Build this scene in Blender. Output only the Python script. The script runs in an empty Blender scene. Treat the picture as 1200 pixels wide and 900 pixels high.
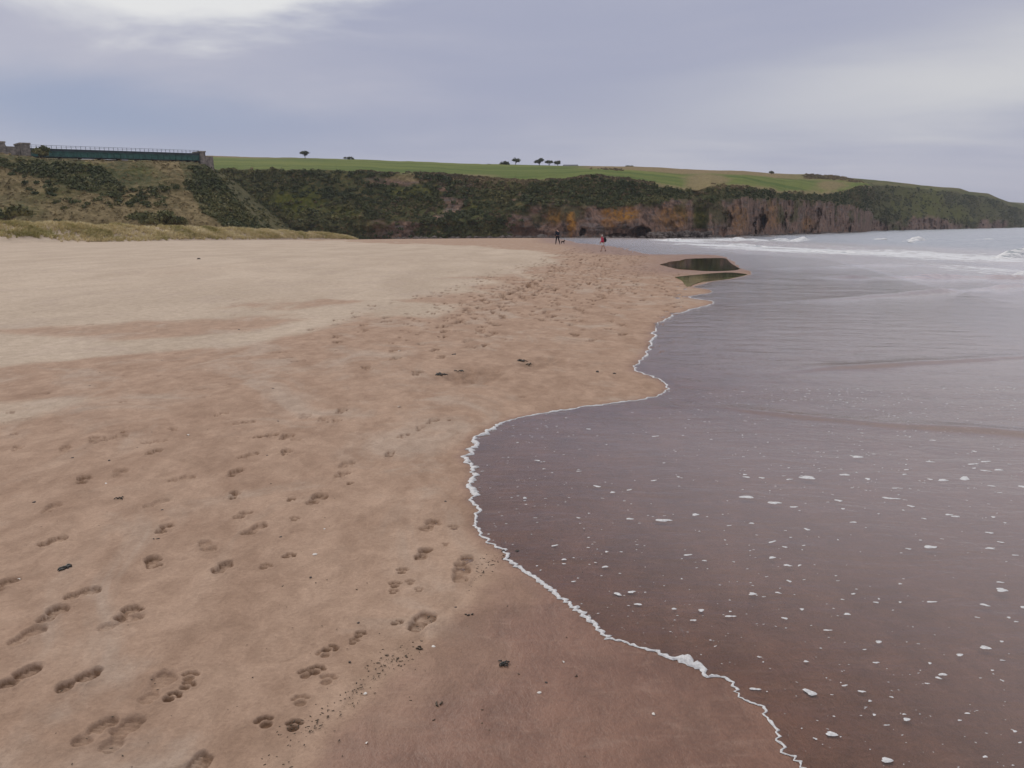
import bpy, bmesh, math, random
import numpy as np
from mathutils import Vector, Matrix, Quaternion

# ------------------------------------------------------------------ camera
F, W2, H2 = 970.0, 600.0, 450.0          # focal length and centre measured in photograph pixels
PITCH, ROLL = math.radians(10.44), math.radians(0.697)
EYE = 1.70
HAZE = 0.00012
ZC = 1.382 + EYE
fw = np.array([0, math.cos(PITCH), -math.sin(PITCH)])
u0 = np.array([0, math.sin(PITCH), math.cos(PITCH)]); r0 = np.array([1.0, 0, 0])
rt = r0 * math.cos(ROLL) - u0 * math.sin(ROLL)
up = u0 * math.cos(ROLL) + r0 * math.sin(ROLL)
scene = bpy.context.scene
C = scene.collection
cam_d = bpy.data.cameras.new('camera'); cam = bpy.data.objects.new('camera', cam_d); C.objects.link(cam)
cam_d.sensor_width = 36.0; cam_d.lens = 36.0 * F / 1200.0
cam_d.clip_start = 0.05; cam_d.clip_end = 60000
cam.matrix_world = Matrix(((rt[0], up[0], -fw[0], 0), (rt[1], up[1], -fw[1], 0), (rt[2], up[2], -fw[2], ZC), (0, 0, 0, 1)))
scene.camera = cam

# ------------------------------------------------------------------ view
scene.view_settings.view_transform = 'Standard'
scene.view_settings.look = 'None'
scene.view_settings.exposure = 0.0
scene.view_settings.gamma = 1.0
scene.cycles.use_denoising = True
scene.cycles.max_bounces = 5
scene.cycles.diffuse_bounces = 3
scene.cycles.glossy_bounces = 3
scene.cycles.transparent_max_bounces = 8

# ------------------------------------------------------------------ world: overcast cloud deck over a Nishita sky
SUN_AZ, SUN_EL = math.radians(-38), math.radians(40)
world = bpy.data.worlds.new('World'); scene.world = world; world.use_nodes = True
wt = world.node_tree; wt.nodes.clear()

class NT:
    """small helper for building node trees"""
    def __init__(s, tree): s.t = tree
    def n(s, kind, **kw):
        nd = s.t.nodes.new(kind)
        for k, v in kw.items():
            if k.startswith('i_'):
                nd.inputs[k[2:].replace('_', ' ')].default_value = v
            else: setattr(nd, k, v)
        return nd
    def l(s, a, b): s.t.links.new(a, b)
    def put(s, sock, v):
        if hasattr(v, 'is_output'): s.l(v, sock)
        else: sock.default_value = v
    def m(s, op, a, b=None, c=None, clamp=False):
        nd = s.t.nodes.new('ShaderNodeMath'); nd.operation = op; nd.use_clamp = clamp
        s.put(nd.inputs[0], a)
        if b is not None: s.put(nd.inputs[1], b)
        if c is not None: s.put(nd.inputs[2], c)
        return nd.outputs[0]
    def ss(s, v, a, b, lo=0.0, hi=1.0):
        nd = s.t.nodes.new('ShaderNodeMapRange'); nd.interpolation_type = 'SMOOTHSTEP'
        s.put(nd.inputs[0], v); nd.inputs[1].default_value = a; nd.inputs[2].default_value = b
        nd.inputs[3].default_value = lo; nd.inputs[4].default_value = hi
        return nd.outputs[0]
    def mix(s, f, a, b, blend='MIX'):
        nd = s.t.nodes.new('ShaderNodeMix'); nd.data_type = 'RGBA'; nd.blend_type = blend
        s.put(nd.inputs[0], f)
        s.put(nd.inputs[6], a if hasattr(a, 'is_output') else (*a, 1)); s.put(nd.inputs[7], b if hasattr(b, 'is_output') else (*b, 1))
        return nd.outputs[2]
    def noise(s, vec, scale, detail=4, rough=0.55, dist=0.0):
        nd = s.t.nodes.new('ShaderNodeTexNoise')
        nd.inputs['Scale'].default_value = scale; nd.inputs['Detail'].default_value = detail
        nd.inputs['Roughness'].default_value = rough; nd.inputs['Distortion'].default_value = dist
        if vec is not None: s.l(vec, nd.inputs['Vector'])
        return nd.outputs['Fac']
    def map(s, vec, scale=(1, 1, 1), rot=(0, 0, 0), loc=(0, 0, 0)):
        nd = s.t.nodes.new('ShaderNodeMapping')
        nd.inputs['Scale'].default_value = scale; nd.inputs['Rotation'].default_value = rot; nd.inputs['Location'].default_value = loc
        s.l(vec, nd.inputs['Vector']); return nd.outputs[0]
    def attr(s, name):
        nd = s.t.nodes.new('ShaderNodeAttribute'); nd.attribute_name = name; return nd.outputs['Fac']

w = NT(wt)
tc = w.n('ShaderNodeTexCoord'); sep = w.n('ShaderNodeSeparateXYZ'); w.l(tc.outputs['Generated'], sep.inputs[0])
dx, dy, dz = sep.outputs
az = w.m('ARCTAN2', dx, dy); el = w.m('ARCSINE', dz)
zz = w.m('ADD', w.m('MAXIMUM', dz, 0.0), 0.16)
cx = w.m('DIVIDE', dx, zz); cy = w.m('DIVIDE', dy, zz)
comb = w.n('ShaderNodeCombineXYZ'); w.l(cx, comb.inputs[0]); w.l(cy, comb.inputs[1])
n1 = w.noise(w.map(comb.outputs[0], scale=(0.22, 0.42, 1), rot=(0, 0, 0.25), loc=(3.1, 0.4, 0)), 1.0, 7, 0.52, 0.35)
n2 = w.noise(w.map(comb.outputs[0], scale=(0.8, 1.5, 1), rot=(0, 0, 0.2), loc=(1.3, 7.7, 0)), 1.0, 6, 0.55, 0.6)
cb = w.m('ADD', w.m('MULTIPLY', n1, 0.72), w.m('MULTIPLY', n2, 0.28))
def lobe(a0, e0, sa, se, tilt=0.0, warp=0.10):
    da = w.m('SUBTRACT', az, a0)
    de = w.m('SUBTRACT', w.m('SUBTRACT', el, e0), w.m('MULTIPLY', da, tilt))
    de = w.m('ADD', de, w.m('MULTIPLY', w.m('SUBTRACT', n2, 0.5), warp))
    q = w.m('ADD', w.m('POWER', w.m('ABSOLUTE', w.m('DIVIDE', da, sa)), 2.0), w.m('POWER', w.m('ABSOLUTE', w.m('DIVIDE', de, se)), 2.0))
    return w.m('EXPONENT', w.m('MULTIPLY', q, -1.0))
thin = lobe(-0.31, 0.292, 0.27, 0.072, 0.10, 0.15)        # thin cloud the sun sits behind
pale = lobe(0.52, 0.150, 0.30, 0.050, 0.10, 0.10)         # pale break in the deck out over the sea
gap = lobe(-0.47, 0.128, 0.26, 0.034, -0.04, 0.06)        # slate-blue patch low over the land
base = w.mix(w.ss(cb, 0.36, 0.66), (0.375, 0.395, 0.520), (0.505, 0.505, 0.590))
base = w.mix(w.m('MULTIPLY', gap, 0.72, clamp=True), base, (0.27, 0.34, 0.50))
base = w.mix(w.m('MULTIPLY', pale, 0.95, clamp=True), base, (0.645, 0.645, 0.665))
base = w.mix(w.ss(w.m('ADD', w.m('MULTIPLY', thin, 1.0), w.m('MULTIPLY', w.m('SUBTRACT', n2, 0.5), 0.45)), 0.10, 0.62), base, (0.80, 0.80, 0.80))
rise = w.ss(dz, 0.22, 0.95, 1.0, 2.1)                     # an overcast sky brightens to the zenith
cloud = w.mix(w.ss(dz, 0.22, 0.7, 0.0, 0.85), base, (0.47, 0.46, 0.455))
cl = w.n('ShaderNodeVectorMath', operation='SCALE'); w.l(cloud, cl.inputs[0]); w.l(rise, cl.inputs['Scale'])
sky = w.n('ShaderNodeTexSky', sky_type='NISHITA', sun_disc=False, sun_elevation=SUN_EL, sun_rotation=SUN_AZ)
bg_s = w.n('ShaderNodeBackground'); bg_s.inputs['Strength'].default_value = 0.06; w.l(sky.outputs[0], bg_s.inputs[0])
bg_c = w.n('ShaderNodeBackground'); bg_c.inputs['Strength'].default_value = 1.0; w.l(cl.outputs[0], bg_c.inputs[0])
mx = w.n('ShaderNodeMixShader'); mx.inputs[0].default_value = 0.94
w.l(bg_s.outputs[0], mx.inputs[1]); w.l(bg_c.outputs[0], mx.inputs[2])
wo = w.n('ShaderNodeOutputWorld'); w.l(mx.outputs[0], wo.inputs[0])

sun_d = bpy.data.lights.new('sun', 'SUN'); sun = bpy.data.objects.new('sun', sun_d); C.objects.link(sun)
sun_d.energy = 1.35; sun_d.angle = math.radians(30); sun_d.color = (1.0, 0.93, 0.84)
sdir = Vector((math.sin(SUN_AZ) * math.cos(SUN_EL), math.cos(SUN_AZ) * math.cos(SUN_EL), math.sin(SUN_EL)))
sun.rotation_euler = sdir.to_track_quat('Z', 'Y').to_euler()

# ------------------------------------------------------------------ numeric helpers
rng = np.random.default_rng(7)
random.seed(7)
def _h(ix, iy, iz):
    h = (ix * 374761393 + iy * 668265263 + iz * 2147483647 + 1013904223) & 0xFFFFFFFF
    h = ((h ^ (h >> 13)) * 1274126177) & 0xFFFFFFFF
    h = ((h ^ (h >> 16)) * 2246822519) & 0xFFFFFFFF
    return ((h ^ (h >> 15)) & 0xFFFFFF) / 8388607.5 - 1.0
def vn(x, y, z=None):
    """smooth value noise, about -1..1"""
    x = np.asarray(x, float); y = np.asarray(y, float)
    ix = np.floor(x).astype(np.int64); iy = np.floor(y).astype(np.int64)
    fx = x - ix; fy = y - iy
    fx = fx * fx * fx * (fx * (fx * 6 - 15) + 10); fy = fy * fy * fy * (fy * (fy * 6 - 15) + 10)
    def lay(iz):
        a = _h(ix, iy, iz); b = _h(ix + 1, iy, iz); c = _h(ix, iy + 1, iz); d = _h(ix + 1, iy + 1, iz)
        return (a + (b - a) * fx) * (1 - fy) + (c + (d - c) * fx) * fy
    if z is None: return lay(0)
    z = np.asarray(z, float); iz = np.floor(z).astype(np.int64); fz = z - iz; fz = fz * fz * (3 - 2 * fz)
    return lay(iz) * (1 - fz) + lay(iz + 1) * fz
def fbm(x, y, o=4, z=None):
    s = 0; a = 1; t = 0
    for k in range(o):
        q = 2.03 ** k
        s = s + a * vn(x * q + 17.3 * k, y * q + 5.1 * k, None if z is None else z * q); t += a; a *= 0.5
    return s / t
def sst(a, b, x):
    t = np.clip((x - a) / (b - a), 0, 1); return t * t * (3 - 2 * t)
def ray(u, v):
    return fw + (u - W2) / F * rt + (H2 - v) / F * up
def place(u, v, Y):
    """world point seen at photograph pixel (u, v) at forward distance Y"""
    d = ray(u, v); t = Y / d[1]; return np.array([d[0] * t, Y, ZC + d[2] * t])
def places(u, v, Y):
    d = fw[None] + ((u - W2) / F)[:, None] * rt[None] + ((H2 - v) / F)[:, None] * up[None]
    return d * (Y / d[:, 1])[:, None] + np.array([0, 0, ZC])

def shore_c(Y):
    Yc = np.clip(Y, -60, 900)
    return 0.126 * Yc + 3.3 * (1 - np.exp(-np.maximum(Yc, -20) / 18.0)) - 0.6
def beach(X, Y):
    """smooth beach height above the sea"""
    d = X - shore_c(Y)
    far = sst(90, 360, Y)
    lvl = 1.4 - 1.25 * far
    back = 1.05 - 0.45 * far
    z = np.where(d < 0, lvl + back * (1 - np.exp(np.minimum(d, 0) / 35.0)), lvl - 0.03 * d - 0.025 * np.maximum(d - 5, 0))
    return np.maximum(z, -2.5)
def spot(u, v, fn=None):
    """where the view ray through a pixel meets the beach"""
    d = ray(u, v); p = np.array([0, 0, ZC]); t = 1.0; prev = 1.0
    g = fn or beach
    for _ in range(6000):
        q = p + d * t
        if q[2] <= g(q[0], q[1]): break
        prev = t; t *= 1.004
        if t > 3000: return None
    lo, hi = prev, t
    for _ in range(30):
        mid = (lo + hi) / 2; q = p + d * mid
        if q[2] <= g(q[0], q[1]): hi = mid
        else: lo = mid
    return p + d * hi
def sea0(x, y): return 0.0
def spots(pix, fn=None):
    return [spot(u, v, fn) for u, v in pix]
def seg_dist(X, Y, pts):
    """unsigned distance to a polyline"""
    best = np.full(X.shape, 1e18)
    for (ax, ay), (bx, by) in zip(pts[:-1], pts[1:]):
        ex, ey = bx - ax, by - ay; L = ex * ex + ey * ey + 1e-12
        t = np.clip(((X - ax) * ex + (Y - ay) * ey) / L, 0, 1)
        best = np.minimum(best, (X - ax - t * ex) ** 2 + (Y - ay - t * ey) ** 2)
    return np.sqrt(best)
def inside(X, Y, poly):
    r = np.zeros(X.shape, bool); n = len(poly)
    for i in range(n):
        ax, ay = poly[i]; bx, by = poly[(i + 1) % n]
        if ay == by: continue
        c = ((ay > Y) != (by > Y)) & (X < (bx - ax) * (Y - ay) / (by - ay) + ax)
        r ^= c
    return r
def poly_sd(X, Y, poly):
    """signed distance, positive inside"""
    d = seg_dist(X, Y, list(poly) + [poly[0]])
    return np.where(inside(X, Y, poly), d, -d)
def smooth_line(P, n=6):
    """Catmull-Rom through points"""
    P = np.array(P, float); out = []
    E = np.vstack([2 * P[0] - P[1], P, 2 * P[-1] - P[-2]])
    for i in range(len(P) - 1):
        a, b, c, d = E[i], E[i + 1], E[i + 2], E[i + 3]
        for k in range(n):
            t = k / n
            out.append(0.5 * (2 * b + (c - a) * t + (2 * a - 5 * b + 4 * c - d) * t * t + (3 * b - a - 3 * c + d) * t ** 3))
    out.append(P[-1]); return np.array(out)

# ------------------------------------------------------------------ mesh helpers
def np_mesh(name, V, faces, mat=None, parent=None, smooth=True, attrs=None):
    """faces: (n,3) or (n,4) int array, or list of such arrays"""
    me = bpy.data.meshes.new(name)
    fl = faces if isinstance(faces, list) else [faces]
    fl = [np.asarray(f, np.int32) for f in fl if len(f)]
    V = np.asarray(V, np.float32)
    me.vertices.add(len(V)); me.vertices.foreach_set('co', V.ravel())
    nl = sum(f.size for f in fl); nf = sum(len(f) for f in fl)
    me.loops.add(nl); me.polygons.add(nf)
    me.loops.foreach_set('vertex_index', np.concatenate([f.ravel() for f in fl]))
    tot = np.concatenate([np.full(len(f), f.shape[1], np.int32) for f in fl])
    st = np.zeros(nf, np.int32); st[1:] = np.cumsum(tot)[:-1]
    me.polygons.foreach_set('loop_start', st); me.polygons.foreach_set('loop_total', tot)
    me.polygons.foreach_set('use_smooth', np.full(nf, smooth))
    me.update(calc_edges=True)
    for k, a in (attrs or {}).items():
        at = me.attributes.new(k, 'FLOAT', 'POINT'); at.data.foreach_set('value', np.asarray(a, np.float32).ravel())
    if mat: me.materials.append(mat)
    o = bpy.data.objects.new(name, me); C.objects.link(o)
    if parent: o.parent = parent
    return o
def grid_faces(nr, nc, keep=None):
    i = np.arange(nr - 1)[:, None] * nc + np.arange(nc - 1)[None]
    f = np.stack([i, i + 1, i + nc + 1, i + nc], -1).reshape(-1, 4)
    return f if keep is None else f[keep.ravel()]
def compact(V, faces, attrs):
    used = np.unique(faces); mp = np.full(len(V), -1, np.int64); mp[used] = np.arange(len(used))
    return V[used], mp[faces], {k: a[used] for k, a in attrs.items()}
def tag(o, label=None, cat=None, group=None, kind=None):
    if label: o['label'] = label
    if cat: o['category'] = cat
    if group: o['group'] = group
    if kind: o['kind'] = kind
    return o
def empty(name, loc, rz=0.0):
    o = bpy.data.objects.new(name, None); C.objects.link(o); o.location = loc; o.rotation_euler = (0, 0, rz); o.empty_display_size = 0.2
    return o
class MB:
    def __init__(s): s.v = []; s.f = []
    def box(s, x0, x1, y0, y1, z0, z1):
        b = len(s.v)
        s.v += [(x0, y0, z0), (x1, y0, z0), (x1, y1, z0), (x0, y1, z0), (x0, y0, z1), (x1, y0, z1), (x1, y1, z1), (x0, y1, z1)]
        s.f += [[b + i for i in q] for q in ((0, 3, 2, 1), (4, 5, 6, 7), (0, 1, 5, 4), (1, 2, 6, 5), (2, 3, 7, 6), (3, 0, 4, 7))]
        return s
    def tube(s, pts, rad, n=6):
        b = len(s.v); P = [Vector(p) for p in pts]
        for i, p in enumerate(P):
            d = (P[min(i + 1, len(P) - 1)] - P[max(i - 1, 0)]).normalized()
            a = d.orthogonal().normalized(); c = d.cross(a); r = rad[i] if hasattr(rad, '__len__') else rad
            for k in range(n):
                t = 2 * math.pi * k / n; s.v.append(tuple(p + (a * math.cos(t) + c * math.sin(t)) * r))
        for i in range(len(P) - 1):
            for k in range(n):
                s.f.append([b + i * n + k, b + i * n + (k + 1) % n, b + (i + 1) * n + (k + 1) % n, b + (i + 1) * n + k])
        s.f.append([b + k for k in range(n)][::-1]); s.f.append([b + (len(P) - 1) * n + k for k in range(n)])
        return s
    def build(s, name, mat, parent=None, smooth=False):
        me = bpy.data.meshes.new(name); me.from_pydata(s.v, [], s.f); me.update()
        if smooth: me.polygons.foreach_set('use_smooth', [True] * len(me.polygons))
        me.materials.append(mat)
        o = bpy.data.objects.new(name, me); C.objects.link(o)
        if parent: o.parent = parent
        return o

# ------------------------------------------------------------------ materials
def newmat(name):
    m = bpy.data.materials.new(name); m.use_nodes = True; m.node_tree.nodes.clear()
    return m, NT(m.node_tree)
def finish(t, surf):
    o = t.n('ShaderNodeOutputMaterial'); t.l(surf, o.inputs[0])
def principled(t, col, rough=0.9, spec=0.3, normal=None, metal=0.0):
    p = t.n('ShaderNodeBsdfPrincipled')
    t.put(p.inputs['Base Color'], col if hasattr(col, 'is_output') else (*col, 1))
    t.put(p.inputs['Roughness'], rough); t.put(p.inputs['Specular IOR Level'], spec); p.inputs['Metallic'].default_value = metal
    if normal is not None: t.l(normal, p.inputs['Normal'])
    return p.outputs[0]
def bump(t, h, dist, strength=1.0, normal=None):
    b = t.n('ShaderNodeBump'); b.inputs['Distance'].default_value = dist; b.inputs['Strength'].default_value = strength
    t.l(h, b.inputs['Height'])
    if normal is not None: t.l(normal, b.inputs['Normal'])
    return b.outputs[0]
def simple(name, col, rough=0.85, var=0.25, scale=8.0, spec=0.25, bd=0.0, metal=0.0):
    m, t = newmat(name)
    tc = t.n('ShaderNodeTexCoord').outputs['Object']
    n = t.noise(tc, scale, 5, 0.6)
    c = t.mix(t.ss(n, 0.3, 0.7), tuple(x * (1 - var) for x in col), tuple(min(1, x * (1 + var)) for x in col))
    nm = bump(t, n, bd) if bd else None
    finish(t, principled(t, c, rough, spec, nm, metal)); return m

def sand_material():
    m, t = newmat('sand')
    g = t.n('ShaderNodeNewGeometry').outputs['Position']
    damp, foot, wet = t.attr('damp'), t.attr('foot'), t.attr('wet')
    along = t.map(g, scale=(0.55, 0.16, 1), rot=(0, 0, 0.13))
    big = t.noise(along, 0.9, 6, 0.6, 0.5)
    mid = t.noise(t.map(g, scale=(1, 0.55, 1), rot=(0, 0, 0.2)), 3.2, 6, 0.62, 0.3)
    fine = t.noise(g, 55.0, 4, 0.7)
    grain = t.noise(g, 420.0, 2, 0.8)
    dry = t.mix(t.ss(big, 0.3, 0.72), (0.400, 0.322, 0.248), (0.490, 0.402, 0.315))
    dampc = t.mix(t.ss(mid, 0.3, 0.7), (0.300, 0.202, 0.144), (0.385, 0.270, 0.198))
    wetc = t.mix(t.ss(mid, 0.28, 0.72), (0.142, 0.066, 0.040), (0.215, 0.110, 0.070))
    dv = t.m('ADD', damp, t.m('MULTIPLY', t.m('SUBTRACT', mid, 0.5), 0.35))
    c = t.mix(t.ss(dv, 0.18, 0.72), dry, dampc)
    pl = t.noise(t.map(g, scale=(1.0, 0.6, 1), rot=(0, 0, 0.5)), 1.15, 5, 0.6, 0.8)
    c = t.mix(t.m('MULTIPLY', t.ss(pl, 0.48, 0.68), 0.62), c, (0.405, 0.325, 0.262))
    stk = t.noise(t.map(g, scale=(1.3, 4.5, 1), rot=(0, 0, -0.25)), 3.0, 5, 0.65, 0.6)
    wetc = t.mix(t.m('MULTIPLY', t.ss(stk, 0.50, 0.74), 0.55), wetc, (0.262, 0.158, 0.112))
    wv = t.m('ADD', wet, t.m('MULTIPLY', t.m('SUBTRACT', mid, 0.5), 0.45))
    wf = t.ss(wv, 0.2, 0.95)
    c = t.mix(wf, c, wetc)
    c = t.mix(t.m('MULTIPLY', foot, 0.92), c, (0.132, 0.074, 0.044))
    blot = t.noise(t.map(g, scale=(1.0, 0.7, 1), rot=(0, 0, 0.3)), 9.0, 5, 0.65, 0.5)
    c = t.mix(1.0, c, t.mix(t.ss(blot, 0.32, 0.70), (0.88, 0.87, 0.86), (1.08, 1.08, 1.08)), 'MULTIPLY')
    sp = t.m('ADD', t.m('MULTIPLY', fine, 0.5), t.m('MULTIPLY', grain, 0.5))
    c = t.mix(1.0, c, t.mix(t.ss(sp, 0.3, 0.7), (0.86, 0.85, 0.85), (1.20, 1.20, 1.20)), 'MULTIPLY')
    # dark shell and weed specks
    vo = t.n('ShaderNodeTexVoronoi'); vo.inputs['Scale'].default_value = 7.0; vo.inputs['Randomness'].default_value = 1.0; t.l(g, vo.inputs['Vector'])
    sk = t.m('MULTIPLY', t.m('LESS_THAN', vo.outputs['Distance'], 0.045), t.m('GREATER_THAN', t.noise(g, 1.3, 3), 0.55))
    c = t.mix(t.m('MULTIPLY', sk, 0.6), c, (0.07, 0.05, 0.04))
    hgt = t.m('ADD', t.m('ADD', t.m('MULTIPLY', mid, 1.0), t.m('MULTIPLY', blot, 0.45)), t.m('ADD', t.m('MULTIPLY', fine, 0.20), t.m('MULTIPLY', grain, 0.035)))
    nm = bump(t, hgt, 0.035, 0.7)
    rough = t.m('SUBTRACT', 0.95, t.m('MULTIPLY', wf, 0.50))
    spec = t.m('ADD', 0.12, t.m('MULTIPLY', wf, 0.36))
    finish(t, principled(t, c, rough, spec, nm)); return m

def water_material(name, calm=False):
    m, t = newmat(name)
    g = t.n('ShaderNodeNewGeometry').outputs['Position']
    if calm:
        h = t.noise(t.map(g, scale=(1, 2.5, 1)), 0.8, 2, 0.5); nm = bump(t, h, 0.004, 0.6)
        fr = t.n('ShaderNodeFresnel'); fr.inputs['IOR'].default_value = 1.33; t.l(nm, fr.inputs['Normal'])
        gl = t.n('ShaderNodeBsdfGlossy'); gl.inputs['Roughness'].default_value = 0.02; t.l(nm, gl.inputs['Normal'])
        tr = t.n('ShaderNodeBsdfTransparent'); tr.inputs['Color'].default_value = (0.72, 0.62, 0.5, 1)
        mx = t.n('ShaderNodeMixShader'); t.l(fr.outputs[0], mx.inputs[0]); t.l(tr.outputs[0], mx.inputs[1]); t.l(gl.outputs[0], mx.inputs[2])
        finish(t, mx.outputs[0]); return m
    depth, foam, rough_a = t.attr('depth'), t.attr('foam'), t.attr('chop')
    a = t.noise(t.map(g, scale=(0.55, 1.2, 1), rot=(0, 0, 0.12)), 2.2, 5, 0.6, 0.4)
    b = t.noise(t.map(g, scale=(0.6, 1.3, 1), rot=(0, 0, -0.1)), 14.0, 4, 0.6, 0.3)
    c = t.noise(t.map(g, scale=(0.35, 1.0, 1), rot=(0, 0, 0.1)), 0.5, 5, 0.62, 0.3)
    h = t.m('ADD', t.m('ADD', t.m('MULTIPLY', a, 0.9), t.m('MULTIPLY', b, 0.16)), t.m('MULTIPLY', c, t.m('MULTIPLY', rough_a, 14.0)))
    nm = bump(t, h, 0.018, 1.0)
    fr = t.n('ShaderNodeFresnel'); fr.inputs['IOR'].default_value = 1.333; t.l(nm, fr.inputs['Normal'])
    gl = t.n('ShaderNodeBsdfGlossy'); t.put(gl.inputs['Roughness'], t.m('ADD', 0.06, t.m('MULTIPLY', rough_a, 0.16))); t.l(nm, gl.inputs['Normal'])
    gl.inputs['Color'].default_value = (0.98, 0.98, 0.98, 1)
    tr = t.n('ShaderNodeBsdfTransparent'); tr.inputs['Color'].default_value = (0.97, 0.92, 0.89, 1)
    tint = t.mix(t.ss(depth, 0.25, 1.6), (0.500, 0.412, 0.385), (0.185, 0.210, 0.235))
    df = t.n('ShaderNodeBsdfDiffuse'); t.l(tint, df.inputs['Color'])
    turb = t.m('SUBTRACT', 1.0, t.m('EXPONENT', t.m('MULTIPLY', t.m('POWER', t.m('MULTIPLY', depth, 18.0), 1.7), -1.0)))
    body = t.n('ShaderNodeMixShader'); t.l(turb, body.inputs[0]); t.l(tr.outputs[0], body.inputs[1]); t.l(df.outputs[0], body.inputs[2])
    mx = t.n('ShaderNodeMixShader'); t.l(fr.outputs[0], mx.inputs[0]); t.l(body.outputs[0], mx.inputs[1]); t.l(gl.outputs[0], mx.inputs[2])
    # floating foam film
    fn = t.noise(t.map(g, scale=(0.55, 0.40, 1), rot=(0, 0, 0.12)), 0.8, 8, 0.72, 1.2)
    fm = t.ss(t.m('ADD', foam, t.m('MULTIPLY', t.m('SUBTRACT', fn, 0.5), 2.5)), 0.50, 0.92)
    fd = t.n('ShaderNodeBsdfDiffuse'); fd.inputs['Color'].default_value = (0.62, 0.63, 0.65, 1)
    m2 = t.n('ShaderNodeMixShader'); t.l(fm, m2.inputs[0]); t.l(mx.outputs[0], m2.inputs[1]); t.l(fd.outputs[0], m2.inputs[2])
    finish(t, m2.outputs[0]); return m

def foam_material(name, lo=0.55, hi=0.82, scale=60.0, patch=0.0):
    m, t = newmat(name)
    g = t.n('ShaderNodeNewGeometry').outputs['Position']
    n = t.noise(g, scale, 5, 0.65)
    c = t.mix(t.ss(n, 0.3, 0.7), (lo, lo * 0.99, lo), (hi, hi, hi))
    if patch:
        n2 = t.noise(t.map(g, scale=(0.5, 0.5, 1.4)), 1.6, 6, 0.7)
        c = t.mix(t.ss(n2, patch, patch + 0.14), (0.27, 0.30, 0.33), c)
    p = t.n('ShaderNodeBsdfPrincipled'); t.l(c, p.inputs['Base Color']); p.inputs['Roughness'].default_value = 0.6
    p.inputs['Specular IOR Level'].default_value = 0.3
    t.l(bump(t, n, 0.4 / scale, 0.8), p.inputs['Normal'])
    finish(t, p.outputs[0]); return m

def land_material(name, mute=0.0):
    m, t = newmat(name)
    g = t.n('ShaderNodeNewGeometry').outputs['Position']
    rock, field, tan, lich, bright = (t.attr(k) for k in ('rock', 'field', 'tan', 'lichen', 'bright'))
    a = t.noise(g, 0.10, 7, 0.66); b = t.noise(g, 0.55, 6, 0.65); v = t.noise(t.map(g, scale=(1, 1, 0.6)), 0.30, 7, 0.7, 0.9)
    strata = t.noise(t.map(g, scale=(0.25, 0.25, 2.2), rot=(0.06, 0.1, 0)), 0.5, 5, 0.65)
    veg = t.mix(t.ss(a, 0.34, 0.62), (0.042, 0.052, 0.022), (0.085, 0.088, 0.036))
    veg = t.mix(t.ss(b, 0.44, 0.68), veg, (0.150, 0.118, 0.052))
    rk = t.mix(t.ss(v, 0.32, 0.66), (0.060, 0.046, 0.042), (0.310, 0.195, 0.142))
    rk = t.mix(t.ss(strata, 0.5, 0.72), rk, (0.215, 0.185, 0.175))
    rk = t.mix(t.ss(b, 0.55, 0.75), rk, (0.300, 0.150, 0.085))
    lc = t.mix(t.ss(b, 0.35, 0.7), (0.23, 0.115, 0.035), (0.42, 0.20, 0.035))
    fg = t.mix(t.ss(t.noise(t.map(g, scale=(0.35, 1.0, 1)), 0.035, 5, 0.6), 0.36, 0.64), (0.080, 0.120, 0.026), (0.155, 0.178, 0.044))
    tn = t.mix(t.ss(b, 0.3, 0.7), (0.150, 0.112, 0.055), (0.290, 0.220, 0.115))
    br = t.mix(t.ss(b, 0.35, 0.7), (0.070, 0.078, 0.018), (0.145, 0.140, 0.028))
    c = t.mix(bright, veg, br)
    c = t.mix(rock, c, rk)
    c = t.mix(t.m('MULTIPLY', lich, t.ss(b, 0.32, 0.52)), c, lc)
    c = t.mix(field, c, fg)
    c = t.mix(tan, c, tn)
    hgt = t.m('ADD', b, t.m('MULTIPLY', v, 1.2))
    nm = bump(t, hgt, 1.0, 0.8)
    finish(t, principled(t, c, 0.95, 0.1, nm)); return m

def leaf_material(name, cols, scale=0.35):
    m, t = newmat(name)
    g = t.n('ShaderNodeNewGeometry').outputs['Position']
    tint = t.attr('tint')
    n = t.noise(g, scale, 4, 0.6)
    f = t.m('ADD', t.m('MULTIPLY', n, 0.5), t.m('MULTIPLY', tint, 0.5))
    c = t.mix(t.ss(f, 0.22, 0.52), cols[0], cols[1]); c = t.mix(t.ss(f, 0.50, 0.80), c, cols[2])
    finish(t, principled(t, c, 0.8, 0.2)); return m

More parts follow.
